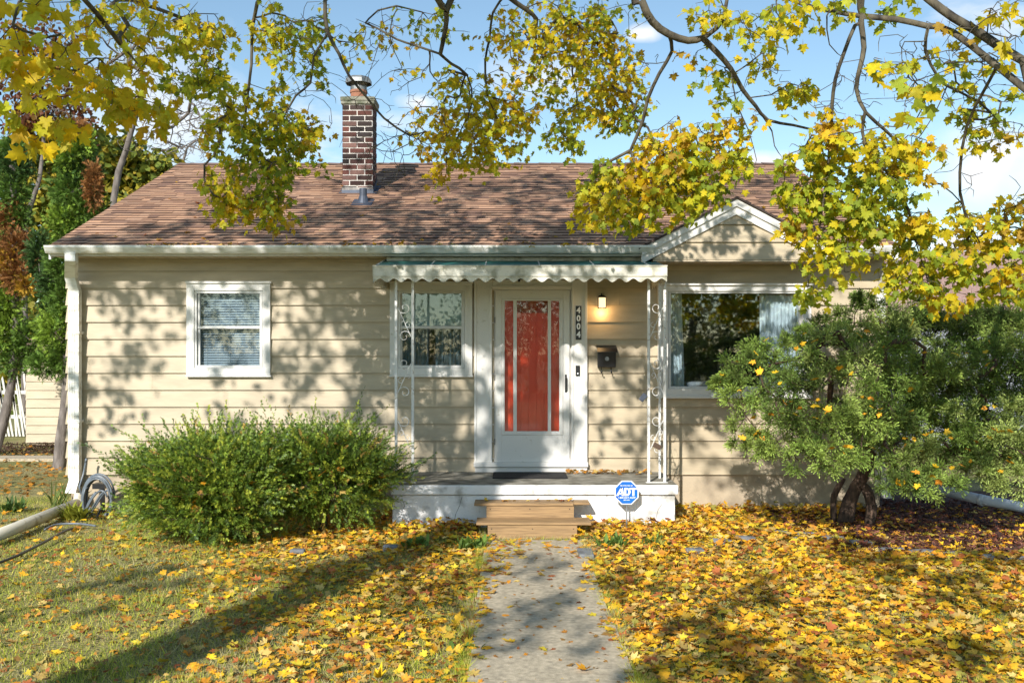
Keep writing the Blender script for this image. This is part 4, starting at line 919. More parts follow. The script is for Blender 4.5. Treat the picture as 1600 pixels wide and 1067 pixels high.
# ---- the two maples over the lawn: trunks stand behind the camera, limbs reach over it
def limb(sk, near, pts, r0, r1):
    pts = [np.array(p, float) for p in pts]; pid = sk.nearest(pts[0], 0) if near is None else near
    path = smoothc([sk.P[pid]]+pts)[1:]; n = len(path); return sk.add(pid, path, [r0+(r1-r0)*i/max(1, n-1) for i in range(n)])
def maple(root_xy, trunk, rads, label):
    e = empty('maple_tree', (root_xy[0], root_xy[1], 0), label, 'tree')
    tp = smoothc(trunk, .35); sk = Skel(tp, list(np.interp(np.linspace(0, 1, len(tp)), np.linspace(0, 1, len(rads)), rads))); return e, sk, LeafSet()
e1, s1, l1 = maple((-5.15, -13.4), [(-5.15, -13.4, -.1), (-5.1, -13.4, 1.5), (-5.05, -13.35, 4), (-4.9, -13.2, 6.3), (-4.45, -12.8, 8.4), (-3.95, -12.4, 10.6), (-3.6, -12.1, 13.)], [.42, .31, .28, .25, .23, .20, .07],
    'big yellow maple with drooping twigs hanging over the roof and chimney')
e2, s2, l2 = maple((7.6, -12.6), [(7.6, -12.6, -.1), (7.55, -12.5, 2), (7.4, -12.2, 4.2), (6.9, -11.6, 6.2), (6.4, -11.2, 8.6), (6.0, -11, 11)], [.40, .30, .26, .22, .14, .05],
    'yellow maple whose thick grey limbs cross the upper right of the view')
def shade_pt(px, py, where, t):          # a point of the crown whose shadow falls on the given spot
    if where == 'w': p = PX(px, py, 0)
    elif where == 'r':
        k = (551-py)/F; Yr = (EZ+.4165*.4-CZ-k*11.5)/(k-.4165); p = PX(px, py, Yr)
    else: d = CZ*F/(py-551); p = np.array([(px-800)*d/F, d+CY, 0])
    return p+SUNV*t/(-SUNV[1])
# limbs of maple 1: left canopy, centre canopy
limb(s1, None, [(-4.2, -11.5, 7.2), (-3.6, -9.5, 6.9), (-3.1, -7.5, 6.2), PD(60, -120, 5.5), PD(150, 20, 6.0), PD(215, 100, 6.4)], .085, .010)
limb(s1, None, [(-3.6, -8.6, 6.8), (-3.0, -6.0, 6.6), PD(415, -110, 8.3), PD(402, 5, 8.8), PD(394, 45, 9), PD(393, 100, 9), PD(385, 165, 9.1), PD(380, 230, 9.1), PD(372, 300, 9)], .06, .006)
limb(s1, None, [(-2.6, -6.2, 6.8), PD(520, -80, 8.4), PD(508, 0, 8.6), PD(512, 50, 8.6), PD(530, 85, 8.6), PD(545, 118, 8.6), PD(575, 155, 8.7), PD(600, 185, 8.8), PD(640, 212, 8.9), PD(690, 235, 9)], .045, .003)
limb(s1, None, [PD(512, 52, 8.6), PD(490, 90, 8.7), PD(485, 130, 8.7), PD(462, 150, 8.7), PD(440, 190, 8.9)], .012, .003)
c_ = limb(s1, None, [(-3.4, -10.5, 8.2), (-2.4, -8.4, 7.6), (-1.4, -5.8, 6.9), PD(660, -100, 8.0), PD(682, -5, 8.4), PD(697, 18, 8.5), PD(696, 45, 8.6), PD(688, 85, 8.7)], .085, .020)
limb(s1, c_[-1], [PD(650, 72, 8.7), PD(620, 62, 8.7), PD(590, 45, 8.8), PD(556, 30, 8.9)], .011, .004)
limb(s1, c_[-1], [PD(705, 100, 8.8), PD(730, 118, 8.9), PD(738, 160, 9), PD(722, 200, 9.1), PD(705, 235, 9.1)], .012, .004)
limb(s1, None, [PD(672, 88, 8.75), PD(672, 112, 8.8), PD(684, 128, 8.9)], .010, .004)
c_ = limb(s1, c_[-5], [PD(740, -60, 8.4), PD(790, -8, 8.6), PD(820, 14, 8.7), PD(838, 30, 8.8), PD(836, 55, 8.9), PD(848, 90, 9), PD(870, 112, 9)], .030, .006)
limb(s1, c_[-4], [PD(870, 30, 8.8), PD(905, 40, 8.8), PD(935, 70, 8.9), PD(960, 105, 9), PD(962, 160, 9)], .014, .004)
limb(s1, c_[-3], [PD(888, 80, 9.0), PD(895, 120, 9), PD(905, 170, 9.1), PD(900, 205, 9.1)], .010, .003)
limb(s1, None, [PD(770, 20, 8.8), PD(765, 60, 8.9), PD(758, 95, 9), PD(762, 150, 9.1), PD(785, 200, 9.2)], .010, .003)
# maple 1 third leader: the curved limb that dips in at upper right
c_ = limb(s1, None, [(-2.4, -11.5, 9.6), (-.6, -9.6, 8.4), (.5, -7.2, 7.2), PD(985, -70, 7.4), PD(1003, 2, 7.6), PD(1020, 35, 7.7), PD(1045, 54, 7.75), PD(1075, 64, 7.8), PD(1098, 60, 7.8)], .07, .028)
limb(s1, c_[-1], [PD(1112, 50, 7.8), PD(1128, 34, 7.8), PD(1136, 0, 7.8), PD(1140, -30, 7.8)], .022, .012)
a_ = limb(s1, c_[-1], [PD(1120, 82, 7.8), PD(1142, 108, 7.9), PD(1160, 140, 8), PD(1180, 165, 8.1), PD(1200, 188, 8.2), PD(1240, 196, 8.3), PD(1278, 205, 8.4)], .024, .009)
limb(s1, a_[-6], [PD(1206, 205, 8.3), PD(1210, 228, 8.3), PD(1222, 246, 8.4)], .008, .003)
limb(s1, c_[-5], [PD(1050, 80, 7.9), PD(1030, 115, 8.0), PD(1012, 155, 8.1), PD(1004, 190, 8.2), PD(985, 235, 8.3)], .012, .005)
limb(s1, a_[3], [PD(1150, 160, 8.0), PD(1170, 205, 8.2), PD(1182, 250, 8.3)], .007, .003)
# maple 2: limbs B, C, D, E
b_ = limb(s2, None, [(5.8, -9.6, 6.8), (5.2, -6.5, 6.9), (4.5, -5.2, 6.6), PD(1640, 115, 6.8), PD(1600, 96, 6.9), PD(1560, 72, 7), PD(1525, 48, 7.1), PD(1490, 28, 7.1), PD(1450, -2, 7.2), PD(1420, -30, 7.3)], .058, .030)
c_ = limb(s2, b_[-12], [PD(1490, 52, 7.2), PD(1450, 42, 7.25), PD(1400, 31, 7.3), PD(1345, 26, 7.4), PD(1300, 18, 7.4), PD(1262, 10, 7.4), PD(1225, -5, 7.4)], .028, .017)
d_ = limb(s2, None, [PD(1346, 40, 7.4), PD(1350, 75, 7.4), PD(1344, 105, 7.4), PD(1338, 140, 7.5), PD(1352, 175, 7.5), PD(1385, 205, 7.6), PD(1405, 230, 7.7), PD(1415, 275, 7.8), PD(1470, 288, 7.9), PD(1500, 315, 8)], .024, .005)
limb(s2, d_[len(d_)//2-1], [PD(1347, 205, 7.6), PD(1358, 240, 7.6), PD(1380, 262, 7.7), PD(1400, 290, 7.8), PD(1420, 330, 7.9), PD(1430, 375, 8), PD(1450, 440, 8.1)], .014, .004)
limb(s2, None, [PD(1336, 40, 7.4), PD(1318, 85, 7.4), PD(1305, 125, 7.5), PD(1300, 165, 7.6), PD(1298, 215, 7.7), PD(1290, 290, 7.9), PD(1280, 360, 8)], .013, .004)
limb(s2, None, [PD(1292, 25, 7.4), PD(1296, 70, 7.5), PD(1320, 92, 7.6)], .008, .003)
limb(s2, None, [PD(1450, 45, 7.2), PD(1446, 80, 7.3), PD(1465, 120, 7.4), PD(1480, 135, 7.5), PD(1530, 160, 7.6), PD(1560, 190, 7.7)], .013, .004)
limb(s2, None, [PD(1480, 135, 7.5), PD(1462, 175, 7.6), PD(1440, 210, 7.7)], .007, .003)
limb(s2, None, [PD(1350, -30, 7.3), PD(1343, 0, 7.35), PD(1345, 26, 7.4)], .016, .02)
limb(s2, None, [PD(1555, 110, 7.1), PD(1510, 200, 7.6), PD(1500, 300, 7.9), PD(1520, 360, 8), PD(1545, 400, 8.1)], .012, .004)
# leaf masses seen in the view: px, py, half width, half height, distance, leaves
VIS1 = [(30,35,60,50,5.0,34),(95,80,55,45,5.2,40),(150,115,50,40,5.6,45),(200,150,45,35,5.8,40),(60,150,40,40,5.4,24),(110,190,50,26,5.6,34),(240,170,35,20,5.9,12),(25,95,40,45,5.0,22),(60,215,20,16,5.6,5),
 (180,30,60,35,6.6,60),(230,110,55,40,6.8,70),(290,60,55,45,7.6,90),(300,115,45,28,7.8,80),(335,45,30,35,8.2,40),(345,110,30,25,8.4,36),(260,20,60,25,7.2,50),(130,20,60,30,6.0,40),
 (350,170,30,35,8.8,60),(400,165,50,32,9.0,110),(435,205,45,35,9.0,120),(385,225,42,40,8.9,130),(355,285,32,40,8.8,120),(375,320,28,18,8.8,50),(425,285,34,45,8.8,140),(430,325,24,20,8.8,40),(460,240,32,38,8.9,90),(490,205,25,22,8.9,40),(330,215,18,18,8.8,20),
 (425,40,32,30,9.0,60),(465,60,36,35,9.0,70),(505,35,25,30,9,30),(480,110,35,25,9,36),(430,85,30,20,9,24),
 (660,40,60,30,9.2,34),(610,80,40,30,9.2,14),(560,60,30,40,9,10),(700,130,40,30,9.2,30),(600,30,30,20,9,8),
 (700,205,55,38,9.2,120),(755,195,50,40,9.2,130),(800,150,35,40,9.2,80),(740,240,50,18,9.2,70),(690,262,16,22,9.2,24),(725,150,40,30,9.3,50),(800,190,25,25,9.3,40),(805,234,10,10,9.3,8),
 (800,60,35,40,9.0,70),(845,45,50,35,8.9,80),(895,50,50,38,8.8,110),(930,95,42,42,8.8,120),(965,130,35,40,8.8,110),(905,170,45,35,9.0,100),(880,205,25,18,9.0,40),(980,178,24,18,8.8,40),(860,110,40,35,9,60),(925,15,60,18,8.7,60),(900,225,12,10,9,10),(960,60,14,24,8.8,24),
 (925,305,34,38,8.6,110),(975,300,45,40,8.5,170),(1035,275,50,45,8.4,200),(1085,265,50,45,8.4,190),(1125,225,35,35,8.3,80),(1015,225,25,20,8.4,34),(1060,205,30,20,8.4,44),(1110,295,35,18,8.4,60),(985,335,45,16,8.5,60),(945,262,22,16,8.5,28),(1150,250,20,28,8.3,36),(1050,310,40,16,8.4,50),
 (1235,142,26,18,8.0,44),(1120,110,25,14,8,18),(1190,95,24,18,8,20),(1170,50,26,18,7.8,18),(1110,15,40,20,7.6,40),(1090,90,20,16,7.9,10),(1175,190,22,12,8.2,10),(1205,25,30,20,7.8,26),(1140,155,28,14,8.1,18)]
VIS2 = [(1285,205,40,32,7.7,60),(1330,225,60,36,7.7,120),(1265,265,40,42,7.9,110),(1300,310,55,42,8.0,200),(1365,290,50,40,7.8,140),(1335,360,45,36,8.0,140),(1290,395,42,45,8.1,140),(1262,445,22,26,8.1,34),(1235,345,22,26,8.1,44),(1395,340,40,30,8,50),(1240,300,22,24,8.0,30),
 (1410,240,45,35,7.7,80),(1450,240,40,30,7.6,50),(1430,150,34,36,5.6,14),(1415,110,26,20,5.6,8),(1365,105,20,20,5.8,6),(1500,190,50,30,7.8,34),(1545,170,40,30,8.0,34),(1560,215,40,24,8.0,30),(1490,120,40,26,7.8,18),(1430,330,26,14,7.9,16),
 (1390,15,40,18,7.4,26),(1300,10,40,18,7.3,30),(1245,15,30,22,7.3,44),(1480,60,40,30,7.3,18),(1590,75,16,30,5.6,8),(1580,20,30,20,6.6,16),(1440,90,30,16,7.4,12),(1530,110,30,20,7.5,12),
 (1440,362,50,26,8.1,70),(1500,345,50,26,8.1,60),(1560,355,45,42,8.0,120),(1455,405,55,30,8.1,120),(1520,410,55,36,8.1,140),(1580,410,36,40,8.0,80),(1425,445,42,24,8.1,60),(1480,465,36,26,8.1,50),(1570,450,36,26,8.0,44),(1405,425,30,26,8.1,30),(1600,330,22,30,8,24),(1640,380,40,60,8,60)]
for sk, ls, V in ((s1, l1, VIS1), (s2, l2, VIS2)):
    sk_skip = 25
    for (px, py, rx, ry, D, n) in V:
        k = D/F; sz, mul, sp = (.092, 1.05, 1.3) if D < 6 else (.068, 1.15, 1.35) if D < 7.5 and px < 500 else (.062, 1.8, 1.38) if px < 560 else (.055, 2.5, 1.45) if px < 990 and py < 250 else (.069, 1.6, 1.34) if sk is s1 else (.073, 1.3, 1.38)
        cluster(sk, ls, PD(px, py, D), (rx*k*sp, min(rx, 45)*k*1.6, ry*k*(sp-.08)), n*mul, sz, skip=sk_skip, per=4, pal=PAL_TREE[[0, 1, 2, 3, 9, 6, 5, 1]] if D < 7 and sk is s1 else PAL_TREE)
for (px, py, rx, ry, D, n) in [(590,70,60,40,9,26),(640,150,60,50,9,22),(640,215,60,30,9,22),(470,150,40,50,8.8,14),(560,200,50,50,8.8,14),(600,260,50,30,8.8,12),(1200,100,50,50,8,16),(480,60,60,40,8.8,14),(1000,90,40,40,8,8)]:
    k = D/F; bare(s1, PD(px, py, D), (rx*k, .5, ry*k), n, 25)
for (px, py, rx, ry, D, n) in [(1430,110,70,50,7.3,40),(1540,130,60,50,7.4,26),(1330,130,60,50,7.4,22),(1540,60,60,50,7.2,20),(1540,240,50,50,7.8,14),(1500,380,40,30,8,8)]:
    k = D/F; bare(s2, PD(px, py, D), (rx*k, .5, ry*k), n, 25)
# crown outside the view, whose dappled shade falls on the house and lawn
SH1 = [(240,470,'w',7.5,.42,34),(200,560,'w',8,.35,18),(290,430,'w',7,.35,24),(470,430,'w',7.5,.45,50),(540,500,'w',8,.5,60),(460,560,'w',8,.4,34),(590,560,'w',8.5,.5,50),(560,440,'w',7,.5,60),(640,650,'w',9,.45,50),(720,690,'w',9.5,.4,36),(560,640,'w',9,.4,30),(700,480,'w',9,.5,50),
 (700,620,'w',10,.5,60),(800,560,'w',10.5,.45,60),(850,640,'w',10,.4,60),(820,470,'w',9,.5,60),(960,560,'w',8.5,.4,34),(1000,650,'w',9,.5,44),(1100,690,'w',9,.45,36),(780,700,'w',11,.5,70),
 (520,345,'r',9,.55,60),(610,330,'r',9.5,.6,80),(700,350,'r',9.5,.6,80),(650,290,'r',10,.5,50),(760,300,'r',10,.55,70),(820,350,'r',10,.6,80),(900,310,'r',10,.6,80),(960,350,'r',10,.5,60),(1010,290,'r',11,.6,70),(1090,300,'r',11,.5,60),(340,350,'r',9,.5,50),(220,370,'r',9,.45,50),(440,365,'r',9,.5,70),(140,378,'r',8.5,.35,40),(1180,290,'r',11,.5,60),(850,280,'r',11,.4,50),
 (470,900,'g',12.5,.5,50),(600,880,'g',12,.6,80),(700,920,'g',12,.5,60),(640,860,'g',11.5,.5,70),(820,880,'g',11.5,.35,40),(860,980,'g',10,.40,50),(900,930,'g',10,.3,30),(780,960,'g',10,.35,34),(120,930,'g',10.5,.45,44),(230,900,'g',10.5,.4,40),(400,1000,'g',9,.5,20),(700,800,'w',11,.6,80)]
for ix in range(14):
    for iy in range(5):
        if rng.random() < .30: continue
        SH1.append((140+ix*68+rng.uniform(-25, 25), 425+iy*60+rng.uniform(-20, 20), 'w', rng.uniform(5.6, 7.4), .34, int(rng.uniform(5, 15))))
for ix in range(14):
    for iy in range(3): SH1.append((330+ix*68+rng.uniform(-25, 25), 285+iy*38+rng.uniform(-12, 12), 'r', rng.uniform(5.5, 8.5), .36, int(rng.uniform(9, 22))))
SH1 += [(1075+i*27, 392+(i*37 % 50), 'w', 3.8+.2*(i % 3), .22, 7+i % 4) for i in range(6)]
SH1 += [(1150, 360, 'w', 4.4, .16, 6), (1290, 440, 'w', 5, .2, 8)]
for (px, py, wh, t, R, n) in SH1: cluster(s1, l1, shade_pt(px, py, wh, t), (R*1.35, R*1.35, R*1.15), n*(2.0 if wh != 'g' else 1.3), .108, per=2 if wh != 'g' else 4)
SH2 = [(1100,980,'g',9,.4,40),(1200,920,'g',9,.4,40),(1330,860,'g',9,.45,60),(1420,890,'g',9,.5,70),(1500,930,'g',9,.4,60),(1180,1020,'g',8,.4,50),(1080,1040,'g',8,.35,50),(1450,1000,'g',8,.4,50),(1240,1050,'g',7,.3,30),(1000,900,'g',10,.3,24),(1600,880,'g',9,.5,60),(1300,800,'g',10,.4,50),(1480,810,'g',10,.6,90),(1180,720,'w',9,.4,30),(1570,800,'g',10,.6,90),(1300,350,'r',9,.5,40),(1520,760,'g',10,.8,110)]
for (px, py, wh, t, R, n) in SH2: cluster(s2, l2, shade_pt(px, py, wh, t), (R*1.1, R*1.1, R*.9), n*1.2, .11, per=4)
for e, sk, ls in ((e1, s1, l1), (e2, s2, l2)):
    o = sk.mesh('trunk', M['bark'], None); o['label'] = 'dark grey trunk and limbs'; f = ls.build('crown', M['leaf'], None); under(e, o, f)
# ---- sprays of needles (yew, juniper, arborvitae)
def sprays(P, D, L, nl, npair, cols, w=.0016, ang=55, fan=False, tipc=1.35, stem=(.10, .08, .04)):
    P, D = np.asarray(P), unit(np.asarray(D)); N = len(P); L = np.broadcast_to(np.asarray(L, float), (N,)); nl = np.broadcast_to(np.asarray(nl, float), (N,))
    rnd = rng.normal(0, 1, (N, 3))+np.array([0, -.5, .6]); S = unit(np.cross(D, rnd)); Nn = np.cross(S, D); V = []; C = []
    ca, sa = math.cos(math.radians(ang)), math.sin(math.radians(ang)); bend = np.array([0, 0, -.12])
    for k in range(npair):
        f = (k+.6)/npair; p = P+D*(L*f)[:, None]+bend*(L*f*f)[:, None]; ln = nl*(1-.45*f if not fan else 1-.65*abs(f-.35))
        for sg in (-1, 1):
            d = D*ca+S*sg*sa+Nn*rng.normal(0, .25, (N, 1)); a = p-D*w; b = p+D*w; t = p+unit(d)*ln[:, None]; V.append(np.stack([a, t, b], 1)); c = cols*(1+(tipc-1)*f)*rng.uniform(.8, 1.2, (N, 1)); C.append(np.repeat(c[:, None], 3, 1))
    p1 = P+D*L[:, None]+bend*L[:, None]; V.append(np.stack([P-S*.002, p1, P+S*.002], 1)); C.append(np.broadcast_to(np.array(stem), (N, 3, 3)))
    p0 = P+D*(L*.7)[:, None]+bend*(L*.5)[:, None]; V.append(np.stack([p0-S*w*1.5, p0+D*(L*.38)[:, None], p0+S*w*1.5], 1)); C.append(np.repeat((cols*tipc)[:, None], 3, 1))
    V = np.concatenate([v.reshape(-1, 3) for v in V]); C = np.concatenate([c.reshape(-1, 3) for c in C]); return V, np.arange(len(V)).reshape(-1, 3), C
def yew(name, c, R, nshoot, label, seed, thin=0):
    rs = np.random.default_rng(seed); e = empty(name, (c[0], c[1], 0), label, 'shrub'); c = np.array(c, float); R = np.array(R, float)
    sk = Skel([(c[0], c[1], -.05), (c[0]+.02, c[1], .12)], [.05, .035]); SP, SD, SL, SC = [], [], [], []
    ph = rs.uniform(0, 6.28, 8)
    for i in range(nshoot):
        d = unit(rs.normal(0, 1, 3))
        if d[1] > .4 and rs.random() < .7: d[1] = -d[1]
        az_ = math.atan2(d[1], d[0]); bump = 1+0.07*math.sin(3*az_+ph[0])+.16*math.sin(8*d[2]+ph[1]+2*az_)+.14*math.sin(9*az_+ph[2]+5*d[2])
        q_ = (abs(d)**3).sum()**(-1/3.); dd = d*q_
        if dd[2] < 0 and rs.random() < thin and abs(d[0]) < .9: continue
        deep = rs.random()**.6*.5; base = c+dd*R*bump*(1-deep-.10); base[2] = max(base[2], .06); out_ = unit(d*np.array([1, 1, .6])+np.array([0, 0, .30+.3*max(0, d[2])])+rs.normal(0, .25, 3))
        Ln = rs.uniform(.14, .30)*(1.9 if (rs.random() < .10 and d[2] > .05) else 1); n = int(Ln/.022)
        cur = rs.normal(0, .12, 3); pal = rs.choice([0, 0, 1, 1, 2, 3]); colr = [(.105, .17, .022), (.17, .24, .028), (.30, .34, .035), (.055, .10, .02)][pal]
        if rs.random() < .03: colr = (.35, .22, .05)
        pts = []
        for k in range(n):
            f = k/n; p = base+out_*Ln*f+cur*Ln*f*f; pts.append(p); s_ = unit(np.cross(out_, rs.normal(0, 1, 3)))
            SP.append(p); SD.append(unit(out_*.9+s_*(.9 if k % 2 else -.9)*(1-.5*f)+np.array([0, 0, .1]))); SL.append(rs.uniform(.035, .075)*(1.15-.6*f)); SC.append(np.array(colr)*rs.uniform(.7, 1.25)*(1+.25*f))
        if i % 6 == 0: q = sk.nearest(base, .2); sk.chain(q, base, .12, .05, .12, .003); 
    V, Fc, C = sprays(SP, SD, np.array(SL), .023, 5, np.array(SC), w=.0034)
    f = mesh_np('foliage', V, Fc, M['needle'], None, cols=C); b = sk.mesh('stem', M['twig'], None, rt=.003); under(e, b, f); return e
yew('yew_shrub', (-3.03, -1.7, .50), (.84, .70, .46), 6500, 'wide dark green yew shrub with spiky upright shoots beside the hose', 21)
yew('yew_shrub', (-2.02, -1.3, .56), (.80, .54, .47), 4600, 'dark green yew shrub with bare brown stems low down, touching the porch', 22, .5)
# juniper made of tufted clumps on crooked limbs
ju = empty('juniper', (X_(1325, -1.0), -1.0, 0), 'wide spreading juniper with twisted brown trunk at the right of the window', 'shrub')
JC = [(1165,575,34,9.5),(1200,548,34,9.6),(1240,552,40,9.5),(1290,545,42,9.4),(1335,540,42,9.4),(1385,560,44,9.4),(1160,620,32,9.5),(1210,605,44,9.3),(1265,600,46,9.3),(1320,600,46,9.2),(1370,612,42,9.2),(1185,665,40,9.4),(1235,655,46,9.2),(1290,655,46,9.1),(1345,655,44,9.1),(1395,655,36,9.3),
 (1215,700,34,9.3),(1262,715,34,9.1),(1300,715,34,9.0),(1350,705,38,9.1),(1400,705,34,9.3),(1440,690,32,9.5),(1405,755,30,9.2),(1440,760,30,9.2),(1470,745,30,9.3),(1490,700,32,9.6),(1460,645,30,9.8),(1500,655,36,9.8),(1545,640,44,9.6),(1590,620,44,9.5),(1550,690,44,9.5),(1595,690,46,9.4),(1530,735,36,9.5),(1585,745,40,9.4),(1640,650,60,9.5),(1640,730,50,9.5),
 (1445,575,36,9.6),(1490,580,38,9.7),(1540,570,44,9.7),(1590,560,44,9.6),(1645,570,50,9.6),(1290,512,26,10.6),(1330,500,32,10.6),(1370,495,36,10.6),(1415,500,38,10.5),(1460,505,38,10.5),(1505,505,38,10.5),(1550,510,40,10.4),(1595,490,44,10.4),(1640,470,50,10.4),(1255,525,20,10.5),(1600,525,36,10.2),(1350,470,16,10.6),
 (1415,585,40,9.9),(1420,630,36,9.9),(1400,510,34,10.2),(1450,560,40,10.1),(1170,690,26,9.5),(1135,600,20,9.6),(1440,620,44,10.2),(1490,610,44,10.3),(1530,600,44,10.0),(1570,655,50,10.0),(1620,610,50,10.1),(1420,560,40,10.2),(1500,545,40,10.0),(1560,535,44,10.0),(1620,545,44,9.9),(1380,530,36,10.0),(1320,525,30,10.0),(1560,720,44,9.8),(1620,715,44,9.8),(1510,700,30,9.7),(1420,655,36,9.9),(1370,660,40,9.8),(1290,585,40,10.3),(1350,580,40,10.3),(1220,610,36,10.2),(1300,650,40,10.2),(1560,620,44,10.4),(1240,650,30,10.2)]
for gx in range(7):
    for gy in range(6): JC.append((1395+gx*42+rng.uniform(-12, 12), 500+gy*42+rng.uniform(-12, 12), 34, 10.3+rng.uniform(-.2, .5)))
jt = [np.array([X_(1318, -1.0), -1.0, -.05]), np.array([X_(1328, -1.0), -1.0, .25]), np.array([X_(1345, -1.05), -1.05, .5]), np.array([X_(1362, -1.2), -1.2, .78])]
sj = Skel(smoothc(jt, .08), [.11, .075, .085, .06, .075, .058, .066, .05, .056, .05, .05, .05][:len(smoothc(jt, .08))] + [.06]*20)
sj.add(0, smoothc([np.array([X_(1356, -1.1), -1.1, -.05]), np.array([X_(1362, -1.08), -1.08, .2]), np.array([X_(1350, -1.06), -1.06, .45])], .08), .055)
sj.add(0, smoothc([np.array([X_(1304, -.95), -.95, -.05]), np.array([X_(1303, -.95), -.95, .3]), np.array([X_(1320, -1.0), -1.0, .5])], .08), .035)
SP, SD, SL, SC, SN = [], [], [], [], []
for (px, py, r, D) in JC:
    c = PD(px, py, D); rr = r*1.12*D/F; q = sj.nearest(c, 0); sj.chain(q, c-np.array([0, 0, rr*.3]), .10, .04, .16, .006)
    shade = rng.choice(4); colr = np.array([(.19, .26, .05), (.25, .31, .08), (.14, .21, .038), (.10, .155, .03)][shade])
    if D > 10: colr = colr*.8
    for sub in range(13):
        sc_ = c+unit(rng.normal(0, 1, 3))*rr*np.array([1.2, 1.1, .66])*rng.uniform(.4, .95); cc_ = colr*rng.uniform(.75, 1.35); dr = unit((sc_-c)/rr+np.array([rng.normal(0, .3), -.25, .35]))
        if sub % 3 == 0: q = sj.nearest(sc_, 0); sj.chain(q, sc_, .07, .02, .2, .003)
        for k in range(105):
            d = unit(dr*.7+rng.normal(0, .65, 3)); p = sc_+d*rr*rng.uniform(-.05, .36); SP.append(p); SD.append(d); SL.append(rng.uniform(.022, .055)); SC.append(cc_*rng.uniform(.75, 1.25))
V, Fc, C = sprays(SP, SD, np.array(SL), .012, 4, np.array(SC), w=.0045, ang=42, tipc=1.4)
f = mesh_np('foliage', V, Fc, M['juni'], None, cols=C); b = sj.mesh('trunk', M['junibark'], None, rt=.0032); under(ju, b, f)
# ---- leaves: on the lawn, path, bed, porch, roof edge, shrubs
def density(x, y):
    d = np.where(x > .62, 560, 0.)
    left = x < -.2; px = x/(y-CY)*F+800; py = 551+CZ*F/(y-CY)
    g = np.clip((px-230)/330, 0, 1)*300+34+np.clip((890-py)/60, 0, 1)*90*np.clip((px-60)/200, 0, 1)
    patch = .55+.9*(np.sin(x*2.3+y*1.7)*np.sin(x*1.1-y*2.9+1)*.5+.5); d = np.where(left, g*patch, d*(.75+.4*(np.sin(x*1.9+y)*np.sin(y*2.2-x)*.5+.5)))
    path = (x > -.27) & (x < .70) & (y < -1.95); edge = np.minimum(np.abs(x+.27), np.abs(x-.70))
    d = np.where(path, np.where(y > -2.5, 60, 9)+420*np.exp(-edge*20)*np.where(x < .2, .9, .7)*(.4+.9*(np.sin(y*5+x)*.5+.5)), d)
    d = np.where(path & (x < .14+.17*(y+2.2)+.05*np.sin(y*9)), 330, d); d = np.where(path & (x > .64-.03*np.sin(y*7)), 200, d)
    d = np.where((x > 3.0) & (y > -2.6) & (px > 1330), 330, d)
    return d
LP_, LU_, LN_, LS_, LK_, LC_ = [], [], [], [], [], []
def litter(x, y, z, tilt=.42, size=.070, pal=PAL_GROUND, g=1):
    n = len(x); a = rng.uniform(0, 6.283, n); LP_.append(np.stack([x, y, z], 1)); LU_.append(np.stack([np.cos(a), np.sin(a), rng.normal(0, tilt*.5, n)], 1))
    LN_.append(np.stack([rng.normal(0, tilt, n), rng.normal(0, tilt, n)-.08, np.ones(n)], 1)); LS_.append(size*rng.uniform(.6, 1.25, n)); LK_.append(rng.normal(.2, .6, n)); LC_.append(pal[rng.integers(0, len(pal), n)]*rng.uniform(.7, 1.15, (n, 1))*g)
N = 240000; x = rng.uniform(-8, 9, N); y = rng.uniform(-6.6, 0, N); dn = density(x, y); A_ = 17*6.6
keep = (rng.random(N) < dn*A_/N) & (np.abs(x) < (y-CY)*.60+.3)
inside = ((x > -1.29) & (x < 1.77) & (y > -1.12)) | ((y > -.02) & (x > WL) & (x < WR)) | ((x > -.35) & (x < .68) & (y > -1.71) & (y < -1.1)); keep &= ~inside
x, y = x[keep], y[keep]; onp = (x > -.27) & (x < .70) & (y < -1.95)
far = np.clip(density(x, y)/520, 0, 1); z = gz(x, y)-.02+.012+rng.random(len(x))*.045*far+np.where((y > -1.9) & (x > -1.3), .03*rng.random(len(x)), 0); z = np.where(onp, .02, z)
flat = onp
litter(x[~flat], y[~flat], z[~flat]); litter(x[flat], y[flat], z[flat], tilt=.16)
n = 900; x = np.concatenate([rng.uniform(-1.3, 1.8, 500), rng.uniform(1.8, 4.3, 400)]); y = np.concatenate([rng.uniform(-1.55, -1.16, 500), rng.uniform(-.5, -.05, 400)]); m_ = ~((x > -.4) & (x < .75) & (y > -1.75)); x, y = x[m_], y[m_]; litter(x, y, rng.uniform(0, .10, len(x)), tilt=.6)
n = 2600; x = rng.uniform(-12, -4.9, n); y = rng.uniform(1, 7.5, n); litter(x, y, rng.uniform(-.01, .03, n), pal=PAL_GROUND[[3, 5, 7, 4, 7]]*.8)
n = 5000; x = rng.uniform(-5.5, 4.5, n); y = rng.uniform(-6.4, -2.2, n); m_ = (np.abs(x) < (y-CY)*.60+.3) & ((x < -.27) | (x > .7) | (rng.random(n) < .4)); litter(x[m_], y[m_], np.full(m_.sum(), .016), size=.038, pal=PAL_GROUND[[5, 7, 4, 9, 7, 3]]*.8)
n = 130; x = rng.uniform(-6.2, -4.4, n); y = rng.uniform(-2.0, -.1, n); litter(x, y, rng.uniform(0, .05, n))
o = leaf_cloud('fallen_leaves', np.vstack(LP_), np.vstack(LU_), np.vstack(LN_), np.concatenate(LS_), np.concatenate(LK_), np.vstack(LC_), M['litter'], petiole=False, aniso=(.5, 1.1))
tag(o, 'yellow and orange maple leaves carpeting the lawn and front path', 'fallen leaves', kind='stuff')
LP_, LU_, LN_, LS_, LK_, LC_ = [], [], [], [], [], []
n = 120; litter(rng.uniform(.62, 1.65, n), rng.uniform(-.3, -.05, n)**1, rng.uniform(.46, .50, n), tilt=.5, size=.05, pal=PAL_GROUND[[3, 5, 7, 4]]*.8); n = 14
